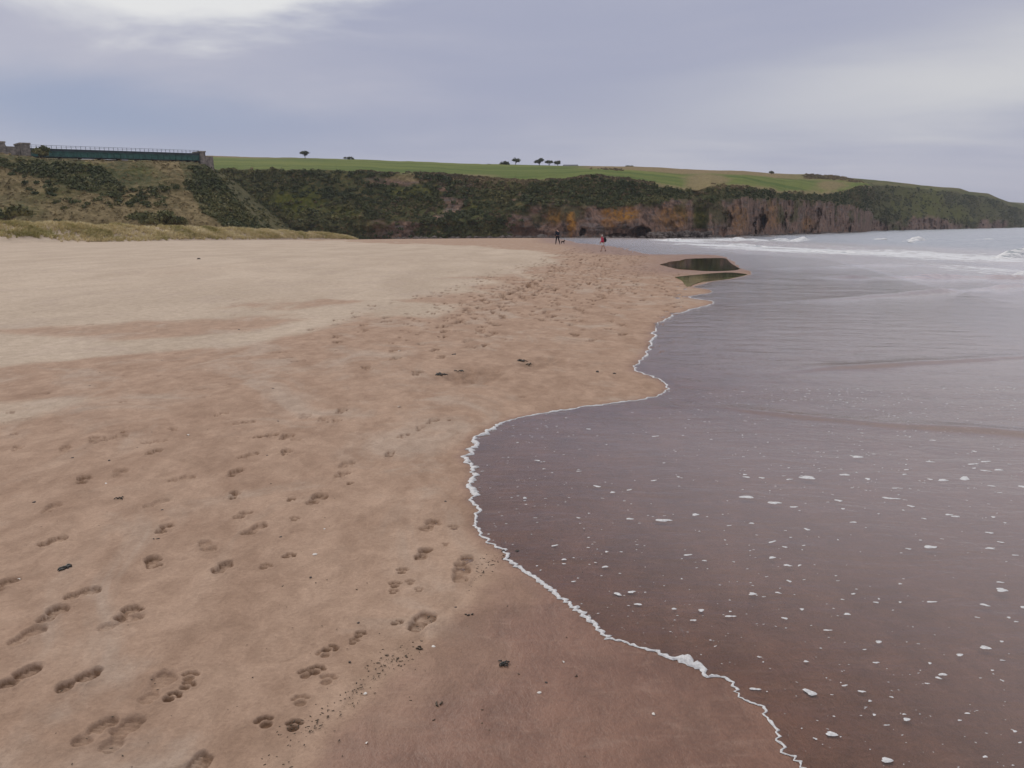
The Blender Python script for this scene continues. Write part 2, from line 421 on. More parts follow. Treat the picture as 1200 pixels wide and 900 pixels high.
M = dict(
    sand=sand_material(), sea=water_material('sea_water'), pool=water_material('pool_water', True),
    foam=foam_material('foam', 0.46, 0.70, 90.0), surf=foam_material('surf_foam', 0.54, 0.82, 2.2, 0.37),
    land=land_material('land'),
    gorse=leaf_material('gorse', ((0.048, 0.062, 0.026), (0.082, 0.090, 0.036), (0.165, 0.148, 0.058))),
    heath=leaf_material('heath', ((0.095, 0.075, 0.045), (0.165, 0.122, 0.065), (0.26, 0.195, 0.105))),
    tussock=leaf_material('tussock', ((0.165, 0.130, 0.062), (0.235, 0.182, 0.090), (0.33, 0.255, 0.130))),
    marram=leaf_material('marram', ((0.330, 0.300, 0.115), (0.600, 0.505, 0.280), (0.740, 0.645, 0.430)), 0.25),
    crown=leaf_material('crown', ((0.045, 0.055, 0.034), (0.070, 0.078, 0.046), (0.10, 0.10, 0.06))),
    bark=simple('bark', (0.07, 0.055, 0.045)),
    green_paint=simple('green_paint', (0.028, 0.105, 0.088), 0.55, 0.3, 0.8, 0.4),
    dark_paint=simple('dark_paint', (0.022, 0.036, 0.042), 0.6, 0.3, 0.8, 0.4),
    rust=simple('rust', (0.13, 0.06, 0.035), 0.85, 0.4, 1.0),
    stone=simple('stone', (0.21, 0.185, 0.165), 0.9, 0.4, 1.2, bd=0.1),
    paving=simple('coping', (0.27, 0.24, 0.21), 0.9, 0.3, 1.2),
    slate=simple('slate', (0.13, 0.135, 0.15), 0.8, 0.3, 1.0),
    dark_glass=simple('dark_glass', (0.02, 0.022, 0.025), 0.2, 0.2, 1.0, 0.5),
    weed=simple('wrack', (0.020, 0.017, 0.013), 0.45, 0.5, 30.0, 0.5), weed_brown=simple('brown_wrack', (0.060, 0.040, 0.020), 0.5, 0.5, 30.0, 0.4),
    pebble=simple('pebble', (0.085, 0.070, 0.062), 0.7, 0.35, 25.0), shell=simple('shell', (0.66, 0.62, 0.57), 0.5, 0.15, 40.0),
    boulder=simple('boulder', (0.115, 0.095, 0.085), 0.9, 0.5, 0.8, bd=0.2),
    skin=simple('skin', (0.46, 0.27, 0.20), 0.6, 0.1, 5.0), red=simple('red_cloth', (0.50, 0.055, 0.10), 0.9, 0.2, 6.0),
    black=simple('black_cloth', (0.018, 0.018, 0.022), 0.9, 0.3, 6.0), navy=simple('navy_cloth', (0.020, 0.026, 0.040), 0.9, 0.3, 6.0),
    white=simple('white_cloth', (0.72, 0.70, 0.68), 0.9, 0.1, 6.0), hair=simple('hair', (0.05, 0.032, 0.022), 0.7, 0.3, 20.0),
    fur=simple('fur', (0.030, 0.024, 0.020), 0.9, 0.4, 20.0),
)

# ------------------------------------------------------------------ shoreline (measured, then laid out on the beach in metres)
SHORE_PIX = [(1010, 985), (960, 922), (937, 896), (917, 879), (913, 867), (898, 837), (892, 826), (869, 819), (855, 798), (830, 794), (818, 783),
    (779, 770), (762, 763), (728, 752), (711, 749), (705, 743), (671, 712), (637, 687), (620, 674), (606, 664), (594, 656), (589, 645), (575, 637), (562, 624),
    (556, 610), (560, 597), (549, 585), (545, 572), (551, 555), (541, 539), (549, 524), (555, 512), (573, 502), (587, 495), (614, 488), (659, 481), (714, 473),
    (767, 465), (782, 452), (765, 442), (744, 432), (758, 414), (766, 394), (771, 380), (790, 369), (812, 362), (837, 354), (806, 348), (838, 342),
    (812, 335), (836, 330), (879, 323), (868, 313.5), (853, 303), (836, 298.6), (783, 298.2), (759, 297.6), (746, 295), (726, 290), (700, 286.6), (676, 284.6)]
SH = [p[:2] for p in spots(SHORE_PIX) if p is not None]
near0 = np.array([[0.2, -45], [0.1, -12], [0.25, -2], [0.8, 0.4]])
SHL = np.vstack([near0, smooth_line(SH, 4), [[14, 300], [-20, 420]]])
# fine ragged version
seg = np.linalg.norm(np.diff(SHL, axis=0), axis=1); cum = np.concatenate([[0], np.cumsum(seg)])
i0 = np.argmin(np.abs(SHL[:, 1] - 2.2) + (np.arange(len(SHL)) < 3) * 9)
smax = cum[np.argmax(SHL[:, 1] > 140)]
ss_, s = [], cum[i0]
while s < smax:
    y = np.interp(s, cum, SHL[:, 1]); ss_.append(s); s += max(0.012, 0.0042 * y)
ss_ = np.array(ss_)
FX = np.interp(ss_, cum, SHL[:, 0]); FY = np.interp(ss_, cum, SHL[:, 1])
tx = np.gradient(FX); ty = np.gradient(FY); tl = np.hypot(tx, ty) + 1e-9; NX, NY = ty / tl, -tx / tl       # points seaward
amp = 0.012 + 0.004 * FY
rag = 0.62 * amp * (0.8 * vn(ss_ / (0.045 * FY + 0.02), 3.3 + 0 * ss_) + 0.6 * vn(ss_ / (0.016 * FY + 0.01), 9.1 + 0 * ss_))
lobes = sst(4.6, 5.4, FY) * (1 - sst(6.6, 7.4, FY))
rag += lobes * 0.07 * np.abs(vn(ss_ * 5.0, 1.7 + 0 * ss_))
FX += NX * rag; FY += NY * rag
FINE = np.stack([FX, FY], 1)
k0 = np.argmax(cum > ss_[0]); k1 = np.argmax(cum > ss_[-1])
SEA_LINE = np.vstack([SHL[:k0], FINE[::2], SHL[k1:]])
SEA_POLY = [tuple(p) for p in SEA_LINE] + [(-200, 60000), (60000, 60000), (60000, -45)]

def sea_sd(X, Y):
    """distance into the water from the water's edge (negative on land)"""
    d = X - shore_c(Y); out = d.copy()
    nearm = np.abs(d) < 5 + 0.13 * np.maximum(Y, 0)
    for y0, y1 in ((-50, 2.1), (2.1, 3.2), (3.2, 5), (5, 7.5), (7.5, 12), (12, 25), (25, 70), (70, 500)):
        msk = nearm & (Y >= y0) & (Y < y1)
        if not msk.any(): continue
        pad = 2.0 + 0.6 * y1
        ids = np.where((SEA_LINE[:, 1] > y0 - pad) & (SEA_LINE[:, 1] < y1 + pad))[0]
        lo, hi = max(ids.min() - 1, 0), min(ids.max() + 1, len(SEA_LINE) - 1)
        x, yv = X[msk], Y[msk]
        dist = seg_dist(x, yv, SEA_LINE[lo:hi + 1])
        ins = inside(x, yv, [tuple(p) for p in SEA_LINE[lo:hi + 1]] + [(9e4, SEA_LINE[hi][1]), (9e4, SEA_LINE[lo][1])])
        out[msk] = np.where(ins, dist, -dist)
    return out

# tide pools
POOL_PIX = [[(775, 308), (790, 304.5), (805, 302.6), (835, 302.6), (850, 303.5), (855, 308), (863, 313), (867, 315.5), (850, 317.5), (838, 318), (815, 315), (795, 313)],
            [(792, 323), (815, 321.3), (850, 319.8), (872, 321.8), (874, 323), (853, 327), (832, 328.8), (815, 331), (808, 334.5), (804, 332), (800, 327)]]
POOLS = []
for pp in POOL_PIX:
    P = smooth_line([p[:2] for p in spots(pp + pp[:1])], 4)[:-1]
    zp = float(np.mean([beach(x, y) for x, y in P])) - 0.02
    POOLS.append((P, zp))
def ground0(X, Y):
    X = np.asarray(X, float); Y = np.asarray(Y, float)
    z = beach(X, Y)
    for P, zp in POOLS:
        lo, hi = P.min(0) - 4, P.max(0) + 4
        msk = (X > lo[0]) & (X < hi[0]) & (Y > lo[1]) & (Y < hi[1])
        if msk.any():
            sd = -poly_sd(X[msk], Y[msk], [tuple(p) for p in P])
            wgt = 1 - sst(0.4, 3.0, np.maximum(sd, 0)); tgt = zp + np.clip(sd * 0.05, -0.05, 0.04)
            z[msk] = z[msk] * (1 - wgt) + tgt * wgt
    return z
def ground_z(x, y): return float(ground0(np.array([x]), np.array([y]))[0])
RIP = [([(790, 467), (850, 477), (905, 484), (1000, 495), (1100, 503), (1200, 511), (1330, 520)], 0.026, 0.10),
       ([(890, 438), (960, 433), (1050, 429), (1200, 420), (1380, 410)], 0.034, 0.13),
       ([(840, 357), (930, 353), (1000, 350), (1100, 344), (1200, 337), (1350, 328)], 0.10, 0.32),
       ([(930, 325), (1000, 326), (1100, 327), (1180, 328), (1300, 331)], 0.15, 0.5),
       ([(880, 318), (960, 314), (1040, 312), (1130, 314)], 0.09, 0.7)]
def water_flat(X, Y, sd=None):
    X = np.asarray(X, float); Y = np.asarray(Y, float)
    sd = sea_sd(X, Y) if sd is None else sd
    film = np.where(sd < 0, np.maximum(sd * 0.05, -0.06), 0.0015 + 0.022 * (1 - np.exp(-np.maximum(sd, 0) / 0.9)) + 0.004 * np.clip(sd, 0, 12))
    # where the beach has dropped below the sea the water lies level
    a = ground0(X, Y); b = a + film
    lev = 0.5 * (b + 0.0 + np.sqrt((b - 0.0) ** 2 + 0.02))
    return np.where(sd > 0.5, b + (lev - b) * sst(0.5, 6, sd), b), a
def water_spot(u, v):
    f = lambda x, y: float(np.maximum(beach(x, y) + 0.03, 0.02))
    return spot(u, v, f)
RIPW = []
for pix, h, wd in RIP:
    pts = [water_spot(*p)[:2] for p in pix]; RIPW.append((smooth_line(pts, 6), h, wd))

# ------------------------------------------------------------------ one tessellation shared by sand and water
tau = np.concatenate([-np.geomspace(3.2, 0.80, 26)[:-1], np.arange(-0.80, 0.80, 1.65 / F), np.geomspace(0.80, 3.2, 26)])
kk = np.concatenate([np.arange(1600, 700, -8.0), np.arange(700, 220, -1.5), np.arange(220, 60, -0.95), np.arange(60, 14, -0.55), np.arange(14, 2.2, -0.22), [1.9, 1.5, 1.1, 0.8, 0.5, 0.3, 0.2]])
YR = EYE * F / kk
GX = tau[None] * YR[:, None]; GY = np.repeat(YR[:, None], len(tau), 1)
nr, nc = GX.shape
sh = GX.shape
fx_, fy_ = GX.ravel(), GY.ravel()
SD = sea_sd(fx_, fy_)
Gz = ground0(fx_, fy_)

# --- sand relief
land_d = shore_c(fy_) - fx_
und = 0.018 * fbm(fx_ * 0.8, fy_ * 0.45, 4) + 0.05 * fbm(fx_ * 0.06 + 3, fy_ * 0.035, 3) * sst(3, 14, fy_)
und *= sst(0.02, 1.2, -SD)
Sz = Gz + und
foot = np.zeros(len(fx_))
Sz2, foot2 = Sz.reshape(sh), foot.reshape(sh)
def window(x, y, r):
    j0, j1 = np.searchsorted(YR, y - r), np.searchsorted(YR, y + r)
    y_ = max(y - r, 0.5)
    a, b = (x - r) / (y_ if x < r else y + r), (x + r) / (y_ if x > -r else y + r)
    return j0, j1, np.searchsorted(tau, min(a, b)), np.searchsorted(tau, max(a, b))
def stamp_shoe(x, y, ang, size=1.0, depth=0.02, side=1, strength=1.0):
    j0, j1, c0, c1 = window(x, y, 0.26 * size + 0.05)
    if j1 - j0 < 1 or c1 - c0 < 1: return
    X, Y = GX[j0:j1, c0:c1] - x, GY[j0:j1, c0:c1] - y
    ca, sa = math.cos(ang), math.sin(ang)
    a = (X * sa + Y * ca) / size; b = (X * ca - Y * sa) * side / (size * 1.32)
    wob = 0.012 * vn(X * 26 + x * 7, Y * 26 + y * 3) + 0.004 * vn(X * 50 + x * 7, Y * 40 + y * 3)
    q = 1e9
    for a0, b0, ra, rb in ((0.062, 0.004, 0.078, 0.047), (-0.078, -0.004, 0.052, 0.036), (-0.01, 0.008, 0.08, 0.021)):
        q = np.minimum(q, (np.sqrt(((a - a0) / ra) ** 2 + ((b - b0) / rb) ** 2) - 1) * rb)
    q = q + wob
    ins = sst(0.006, -0.010, q)
    d = depth * (0.42 + 0.38 * strength)
    tread = 0.34 * np.sin(a * 2 * math.pi / 0.034 + 2 * np.abs(b) * 30) * ins
    toe = 1 + 0.45 * sst(0.02, 0.12, a)
    rim = 0.55 * np.exp(-((q - 0.014) / 0.011) ** 2) * (0.6 + 0.6 * vn(X * 14 + 3, Y * 14))
    Sz2[j0:j1, c0:c1] += d * (-ins * toe * (1 - tread) + rim)
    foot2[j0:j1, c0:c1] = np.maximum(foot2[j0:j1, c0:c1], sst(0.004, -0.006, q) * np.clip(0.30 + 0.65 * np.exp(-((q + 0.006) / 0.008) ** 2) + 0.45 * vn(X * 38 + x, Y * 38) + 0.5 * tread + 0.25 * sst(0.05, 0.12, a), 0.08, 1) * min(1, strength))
def stamp_paw(x, y, ang, size=1.0, depth=0.018, strength=1.0):
    j0, j1, c0, c1 = window(x, y, 0.12 * size)
    if j1 - j0 < 1 or c1 - c0 < 1: return
    X, Y = GX[j0:j1, c0:c1] - x, GY[j0:j1, c0:c1] - y
    ca, sa = math.cos(ang), math.sin(ang)
    a = (X * sa + Y * ca) / size; b = (X * ca - Y * sa) / size
    q = 1e9
    for a0, b0, r in ((-0.012, 0, 0.026), (0.028, -0.030, 0.013), (0.044, -0.012, 0.014), (0.044, 0.012, 0.014), (0.028, 0.030, 0.013)):
        q = np.minimum(q, np.sqrt((a - a0) ** 2 + (b - b0) ** 2) - r)
    ins = sst(0.005, -0.007, q)
    Sz2[j0:j1, c0:c1] += depth * strength * (-ins + 0.25 * np.exp(-((q - 0.012) / 0.009) ** 2))
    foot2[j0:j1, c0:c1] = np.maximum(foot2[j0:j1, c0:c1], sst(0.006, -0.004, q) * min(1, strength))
SHOES = [(98, 563, 1.25), (180, 530, .8), (77, 527, .5), (124, 515, .5), (204, 503, .6), (20, 527, .5), (291, 534, .8), (259, 485, .9), (212, 561, .55), (275, 555, .9), (60, 595, .5),
    (284, 604, .7), (193, 620, 1.1), (61, 634, .9), (243, 640, .4), (298, 621, .9), (180, 660, 1.15), (260, 666, 1.1), (312, 511, .9), (336, 512, .9), (335, 531, 1.1), (392, 493, 1.1),
    (400, 481, .8), (378, 491, .6), (472, 511, .8), (492, 502, .6), (506, 494, .8), (457, 532, .9), (406, 544, .5), (401, 556, .8), (371, 585, .9), (504, 616, .7), (496, 650, 1.0),
    (544, 659, .7), (541, 674, .6), (61, 721, 1.2), (150, 720, 1.0), (140, 731, .35), (31, 747, .6), (23, 796, 1.3), (91, 800, 1.2), (182, 807, .3), (140, 862, .4), (494, 729, .9),
    (96, 696, .7), (222, 899, .7), (5, 686, .7), (275, 581, 1.1), (110, 858, .5), (182, 591, .3), (140, 555, .35)]
PAWS = [(340, 586), (410, 567), (345, 609), (310, 665), (337, 652), (522, 639), (532, 619), (471, 671), (481, 684), (461, 695), (463, 687), (491, 693), (464, 731), (421, 744), (414, 752),
    (385, 760), (380, 766), (370, 786), (383, 797), (358, 790), (352, 822), (311, 848), (344, 852), (200, 819), (222, 795), (218, 806), (526, 492), (144, 508)]
fr = random.Random(11)
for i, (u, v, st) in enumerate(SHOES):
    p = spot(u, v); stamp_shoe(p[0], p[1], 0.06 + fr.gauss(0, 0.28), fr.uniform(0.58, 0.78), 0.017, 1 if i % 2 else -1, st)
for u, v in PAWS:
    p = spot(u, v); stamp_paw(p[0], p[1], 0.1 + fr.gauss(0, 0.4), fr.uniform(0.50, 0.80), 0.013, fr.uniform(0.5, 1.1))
# trails of walkers along the firm sand
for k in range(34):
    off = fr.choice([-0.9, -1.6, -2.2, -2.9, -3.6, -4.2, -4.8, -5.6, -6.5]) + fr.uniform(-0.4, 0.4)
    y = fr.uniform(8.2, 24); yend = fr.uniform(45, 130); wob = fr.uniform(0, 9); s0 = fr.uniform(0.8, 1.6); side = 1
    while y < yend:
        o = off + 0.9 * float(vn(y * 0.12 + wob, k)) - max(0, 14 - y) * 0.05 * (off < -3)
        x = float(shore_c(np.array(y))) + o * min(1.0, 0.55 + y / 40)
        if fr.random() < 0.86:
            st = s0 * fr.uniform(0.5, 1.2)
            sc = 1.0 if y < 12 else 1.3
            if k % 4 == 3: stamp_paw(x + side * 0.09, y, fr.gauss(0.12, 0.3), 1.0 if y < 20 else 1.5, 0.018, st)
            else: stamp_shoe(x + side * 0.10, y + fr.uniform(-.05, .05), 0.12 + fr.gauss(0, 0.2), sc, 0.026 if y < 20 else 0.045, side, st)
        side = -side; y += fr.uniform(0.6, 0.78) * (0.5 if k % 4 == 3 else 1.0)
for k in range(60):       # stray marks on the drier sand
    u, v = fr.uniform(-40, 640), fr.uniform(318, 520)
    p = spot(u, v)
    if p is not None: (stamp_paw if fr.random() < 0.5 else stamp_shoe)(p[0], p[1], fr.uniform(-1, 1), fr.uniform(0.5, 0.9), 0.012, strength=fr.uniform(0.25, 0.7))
# scuffed patch of dug sand by the wrack
for (u, v, r) in ((560, 440, 0.45), (540, 444, 0.3), (645, 424, 0.3), (625, 430, 0.25)):
    p = spot(u, v); j0, j1, c0, c1 = window(p[0], p[1], r * 1.6)
    X, Y = GX[j0:j1, c0:c1] - p[0], GY[j0:j1, c0:c1] - p[1]; q = np.hypot(X, Y * 0.7) / r + 0.4 * fbm(X * 6, Y * 4, 3)
    Sz2[j0:j1, c0:c1] += -0.03 * sst(1, 0.3, q) + 0.02 * fbm(X * 9, Y * 7, 3) * sst(1.3, 0.5, q)
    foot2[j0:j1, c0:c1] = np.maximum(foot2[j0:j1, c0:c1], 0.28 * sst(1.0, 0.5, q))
# low tide-line ledge between the fresh swash and the older sand
SWASH_PIX = [(240, 1000), (300, 935), (345, 862), (372, 845), (420, 810), (452, 778), (470, 765), (512, 722), (545, 690), (568, 662), (590, 652)]
SWL = smooth_line([p[:2] for p in spots(SWASH_PIX)], 5)
swash_poly = [tuple(p) for p in SWL] + [(2.0, 5.2), (6.0, 4.0), (6.0, -1.0), (-1.2, 0.5)]
nearmask = (fy_ < 7) & (fx_ > -4) & (fx_ < 6)
swash = np.full(len(fx_), -1.0)
swash[nearmask] = poly_sd(fx_[nearmask], fy_[nearmask], swash_poly) + 0.07 * fbm(fx_[nearmask] * 4, fy_[nearmask] * 4, 4)
Sz = Sz2.ravel() + 0.004 * sst(0.02, -0.02, swash) * nearmask * sst(0.03, 0.3, -SD)
foot = foot2.ravel()
# --- dampness of the sand
DRY1 = [(-420, 484), (-100, 452), (0, 434), (100, 428), (190, 422), (290, 415), (370, 399), (430, 389), (480, 380), (540, 366), (556, 352), (575, 338), (610, 326), (660, 313), (688, 303), (690, 298), (640, 291.5), (560, 287)]
DRY2 = [(-420, 545), (-150, 520), (0, 500), (60, 492), (140, 474), (178, 464), (200, 458), (140, 457), (60, 463), (-150, 482), (-420, 505)]
BAND = [(-420, 428), (0, 392), (120, 399), (230, 398), (330, 386), (430, 366), (330, 372), (200, 377), (100, 383), (0, 385), (-420, 410)]
BAND2 = [(250, 361), (400, 358), (540, 353), (560, 349), (520, 345), (400, 348), (300, 355)]
P1 = [tuple(p[:2]) for p in spots(DRY1) if p is not None]; P1 = P1 + [(-60, 200), (-400, 300), (-400, 3)]
P2 = [tuple(p[:2]) for p in spots(DRY2)]; PB = [tuple(p[:2]) for p in spots(BAND)]; PB2 = [tuple(p[:2]) for p in spots(BAND2)]
lm = SD < 0.3
damp = np.ones(len(fx_))
x_, y_ = fx_[lm], fy_[lm]
scl = np.maximum(0.06 * y_, 0.15)
wrp = (0.9 * fbm(x_ * 0.25, y_ * 0.10, 5) + 0.5 * fbm(x_ * 1.1, y_ * 0.5, 4)) * scl * 1.6
s1 = (poly_sd(x_, y_, P1) + wrp) / scl; s2 = (poly_sd(x_, y_, P2) + 0.6 * wrp) / scl
sb = np.maximum((poly_sd(x_, y_, PB) + wrp) / scl, (poly_sd(x_, y_, PB2) + 1.5 * wrp) / scl)
dr = np.maximum(sst(-0.7, 1.0, s1), 0.75 * sst(-0.6, 0.9, s2)) * (1 - 0.55 * sst(-0.5, 0.7, sb))
dr *= 0.86 + 0.22 * fbm(x_ * 0.10 + 4, y_ * 0.03, 4)
damp[lm] = 1 - np.clip(dr, 0, 1)
wet = np.where(SD > 0, 1.0, np.exp(np.minimum(SD, 0) / (0.05 + 0.010 * fy_)) * 0.75)
wet = np.maximum(wet, (1.02 + 0.25 * fbm(fx_ * 3, fy_ * 3, 3)) * sst(-0.06, 0.16, swash) * (1 - 0.6 * sst(3.4, 4.8, fy_)) * (0.62 + 0.38 * sst(0.05, 0.7, swash)) * nearmask)
spit = sst(26, 36, fy_) * sst(-9, -2, SD + 0 * fy_) * (SD < 0)
wet = np.maximum(wet, 0.72 * spit)

zone = (SD < np.maximum(9.0, 0.12 * fy_)).reshape(sh)
zone &= (fy_ < 420).reshape(sh)
keep = zone[:-1, :-1] & zone[1:, :-1] & zone[:-1, 1:] & zone[1:, 1:]
V = np.stack([fx_, fy_, Sz], 1)
Fs = grid_faces(nr, nc, keep)
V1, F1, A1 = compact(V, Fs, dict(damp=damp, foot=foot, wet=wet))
# coarse apron under and behind the viewer
ax, ay = np.meshgrid(np.linspace(-30, 30, 61), np.linspace(-42, YR[0] + 0.02, 44))
apz = ground0(ax.ravel(), ay.ravel()) - 0.004
apd = sea_sd(ax.ravel(), ay.ravel())
nv = len(V1); fa = grid_faces(44, 61) + nv
V1 = np.vstack([V1, np.stack([ax.ravel(), ay.ravel(), apz], 1)])
A1 = {k: np.concatenate([a, v]) for (k, a), v in zip(A1.items(), (np.ones(len(apz)), np.zeros(len(apz)), (apd > -0.5) * 0.7))}
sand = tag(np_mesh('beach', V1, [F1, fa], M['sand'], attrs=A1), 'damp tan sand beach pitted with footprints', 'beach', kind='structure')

# ------------------------------------------------------------------ sea
Wz, Wg = water_flat(fx_, fy_, SD)
dS = fx_ - shore_c(fy_)
chop = np.maximum(sst(6, 60, dS), 0.7 * sst(12, 45, fy_))
Wz = Wz + sst(14, 55, dS) * (0.20 * np.sin(0.42 * dS + 1.3 * fbm(fx_ * 0.02, fy_ * 0.02, 2) * 3 + 0.6) + 0.13 * fbm(fx_ * 0.12, fy_ * 0.09, 3)) * (1 - 0.6 * sst(300, 1500, fy_))
Wz += 0.012 * sst(2, 10, SD) * fbm(fx_ * 0.9, fy_ * 0.6, 3)
Wz0 = Wz.copy()
for pts, h, wd in RIPW:
    lo, hi = pts.min(0) - 2, pts.max(0) + 2
    msk = (fx_ > lo[0]) & (fx_ < hi[0]) & (fy_ > lo[1]) & (fy_ < hi[1]) & (SD > -0.2)
    x, y = fx_[msk], fy_[msk]
    yl = np.interp(x, pts[:, 0], pts[:, 1]) if np.all(np.diff(pts[:, 0]) > 0) else None
    if yl is None:
        t = seg_dist(x, y, pts); Wz[msk] += h * np.exp(-(t / wd) ** 2) * (0.7 + 0.5 * vn(x * 0.8, y * 0.8)); continue
    t = y - yl - 0.3 * wd * vn(x * 1.2 / (wd * 4), 2.0 + 0 * x)
    prof = np.where(t < 0, np.exp(-(t / (0.55 * wd)) ** 2), np.exp(-(t / (2.2 * wd)) ** 2))
    Wz[msk] += h * prof * sst(0, 1.2, SD[msk]) * (0.75 + 0.5 * vn(x * 0.7, 5 + 0 * x)) * sst(pts[0, 0] - 0.1, pts[0, 0] + 0.25 * (pts[-1, 0] - pts[0, 0]), x)
depth = np.maximum(np.minimum(Wz0, Wz) - Wg, 0)
BREAK = [  # pixel line, crest height, width of the roller, label
    ([(775, 282.6), (800, 281.2), (834, 280.6)], 0.50, 5.0, 'white surf roller closest to the boulders under the cliff'),
    ([(848, 281.4), (860, 280.6), (870, 279.6)], 0.75, 5.0, 'short white breaker peaking between two rollers off the cave'),
    ([(872, 281.6), (882, 281.2), (892, 281.2)], 0.55, 4.5, 'short flat white breaker off the dark cave'),
    ([(906, 281.4), (914, 281), (923, 280.8)], 0.60, 4.5, 'short white breaker off the buttress beside the cave'),
    ([(928, 282.4), (935, 281.2), (941, 280)], 0.80, 4.0, 'small white peaking breaker, last in the row off the cliff'),
    ([(820, 287.5), (880, 289.2), (930, 291.5), (968, 293.5)], 0.30, 5.0, 'thin long foam line running in front of the breaker row'),
    ([(930, 295), (985, 296), (1040, 297.5), (1090, 301.5), (1140, 303.5), (1185, 305.5)], 0.42, 5.5, 'long white surf roller spread over the open water'),
    ([(1168, 304), (1186, 300.5), (1205, 299.5), (1240, 301)], 0.80, 4.5, 'tall tumbling white breaker rising behind the long roller'),
    ([(1130, 313), (1150, 316), (1170, 320.5), (1186, 323)], 0.26, 2.2, 'low curling white foam front slanting towards the shore'),
    ([(1180, 326.5), (1190, 325), (1200, 322), (1225, 320)], 0.30, 1.8, 'small foamy curl at the end of the slanting foam front'),
    ([(1067, 283), (1073, 281.2), (1079, 279.6)], 0.85, 4.0, 'lone bright whitecap far out off the green headland'),
    ([(1026, 280.4), (1030, 279.6), (1034, 279.2)], 0.60, 4.0, 'tiny whitecap beyond the breaker row'),
    ([(1146, 281.6), (1162, 281), (1172, 281)], 0.35, 4.0, 'faint flat whitecap far out beneath the distant headland')]
BW = []
foam = np.zeros(len(fx_))
for pix, h, wd, lab in BREAK:
    pts = smooth_line([water_spot(*p)[:2] for p in pix], 8); BW.append((pts, h, wd, lab))
    lo, hi = pts.min(0) - 30, pts.max(0) + 30
    msk = (fx_ > lo[0]) & (fx_ < hi[0]) & (fy_ > lo[1]) & (fy_ < hi[1])
    if msk.any():
        t = seg_dist(fx_[msk], fy_[msk], pts)
        foam[msk] = np.maximum(foam[msk], 0.43 * np.exp(-(t / (wd * 1.5)) ** 2) + 0.12 * np.exp(-(t / (wd * 4)) ** 2))
foam += 0.30 * sst(30, 120, fy_) * sst(3, 10, dS) * (1 - sst(30, 55, dS)) * (1 - sst(300, 500, fy_))
foam += 0.16 * sst(20, 60, fy_) * sst(1, 6, dS) * (1 - sst(30, 55, dS))
zone = (SD > -np.maximum(0.25, 0.03 * fy_)).reshape(sh)
keep = zone[:-1, :-1] & zone[1:, :-1] & zone[:-1, 1:] & zone[1:, 1:]
V = np.stack([fx_, fy_, Wz], 1)
V2, F2, A2 = compact(V, grid_faces(nr, nc, keep), dict(depth=depth, foam=foam, chop=chop))
ax, ay = np.meshgrid(np.linspace(-2, 60, 120), np.linspace(-42, YR[0] + 0.02, 70))
wz, wg = water_flat(ax.ravel(), ay.ravel()); wz -= 0.004
nv = len(V2); V2 = np.vstack([V2, np.stack([ax.ravel(), ay.ravel(), wz], 1)])
A2 = {k: np.concatenate([a, v]) for (k, a), v in zip(A2.items(), (np.maximum(wz - wg, 0), 0 * wz, 0 * wz))}
sea = tag(np_mesh('sea_water', V2, [F2, grid_faces(70, 120) + nv], M['sea'], attrs=A2), 'shallow grey sea washing up the sand in a thin sheet', 'sea', kind='structure')

for (P, zp), lab in zip(POOLS, ('still brown tide pool mirroring the cliff, the broader of two', 'narrow dark tide pool between sandbar and incoming swash')):
    cen = P.mean(0); Q = cen + (P - cen) * 1.04
    n = len(Q); Vp = np.vstack([np.c_[Q, np.full(n, zp)], [[*cen, zp]]])
    tag(np_mesh('tide_pool', Vp, np.array([[i, (i + 1) % n, n] for i in range(n)]), M['pool'], smooth=False), lab, 'pool', kind='structure')

# ------------------------------------------------------------------ breaking waves
for bi, (pts, h, wd, lab) in enumerate(BW):
    L = np.concatenate([[0], np.cumsum(np.linalg.norm(np.diff(pts, axis=0), axis=1))])
    ns = int(np.clip(L[-1] / 0.35, 24, 260)); nt = 22
    s = np.linspace(0, L[-1], ns); px, py = np.interp(s, L, pts[:, 0]), np.interp(s, L, pts[:, 1])
    tx, ty = np.gradient(px), np.gradient(py); tl = np.hypot(tx, ty); nx, ny = ty / tl, -tx / tl
    toward = np.sign(nx * -px + ny * -py); nx, ny = nx * toward, ny * toward           # towards the beach walker
    t = np.linspace(-0.5, 0.5, nt)
    S, T = np.meshgrid(s, t, indexing='ij')
    env = np.sin(np.pi * np.clip(s / L[-1], 0, 1)) ** 0.55
    hs = h * env * (0.72 + 0.55 * vn(s * 0.22 + bi * 7, 0 * s + bi)) 
    hs = hs * (0.35 + 0.65 * sst(-0.45, 0.25, vn(s * 0.10 + bi * 11, 2 + 0 * s) + 0.3 * (L[-1] < 25)))
    ws = wd * (0.45 + 0.55 * env) * (0.8 + 0.4 * vn(s * 0.3 + bi * 3, 4 + 0 * s))
    prof = np.where(T > 0.1, np.cos((T - 0.1) / 0.4 * np.pi / 2) ** 0.8, np.cos((T - 0.1) / 0.6 * np.pi / 2) ** 1.6)
    Xs = px[:, None] + nx[:, None] * T * ws[:, None]; Ys = py[:, None] + ny[:, None] * T * ws[:, None]
    lump = 0.30 * fbm(Xs * 0.9, Ys * 0.9, 4) + 0.14 * fbm(Xs * 3.1, Ys * 3.1, 3)
    zb = np.maximum(beach(Xs, Ys) + 0.03, 0.0)
    Z = zb - 0.10 + (hs[:, None] * (1 + 1.3 * lump)) * np.maximum(prof, 0) + 0.06 * prof
    Xs = Xs + nx[:, None] * 0.35 * h * lump
    tag(np_mesh('breaking_wave', np.stack([Xs, Ys, Z], -1).reshape(-1, 3), grid_faces(ns, nt), M['surf']), lab, 'wave', 'waves breaking in the bay')

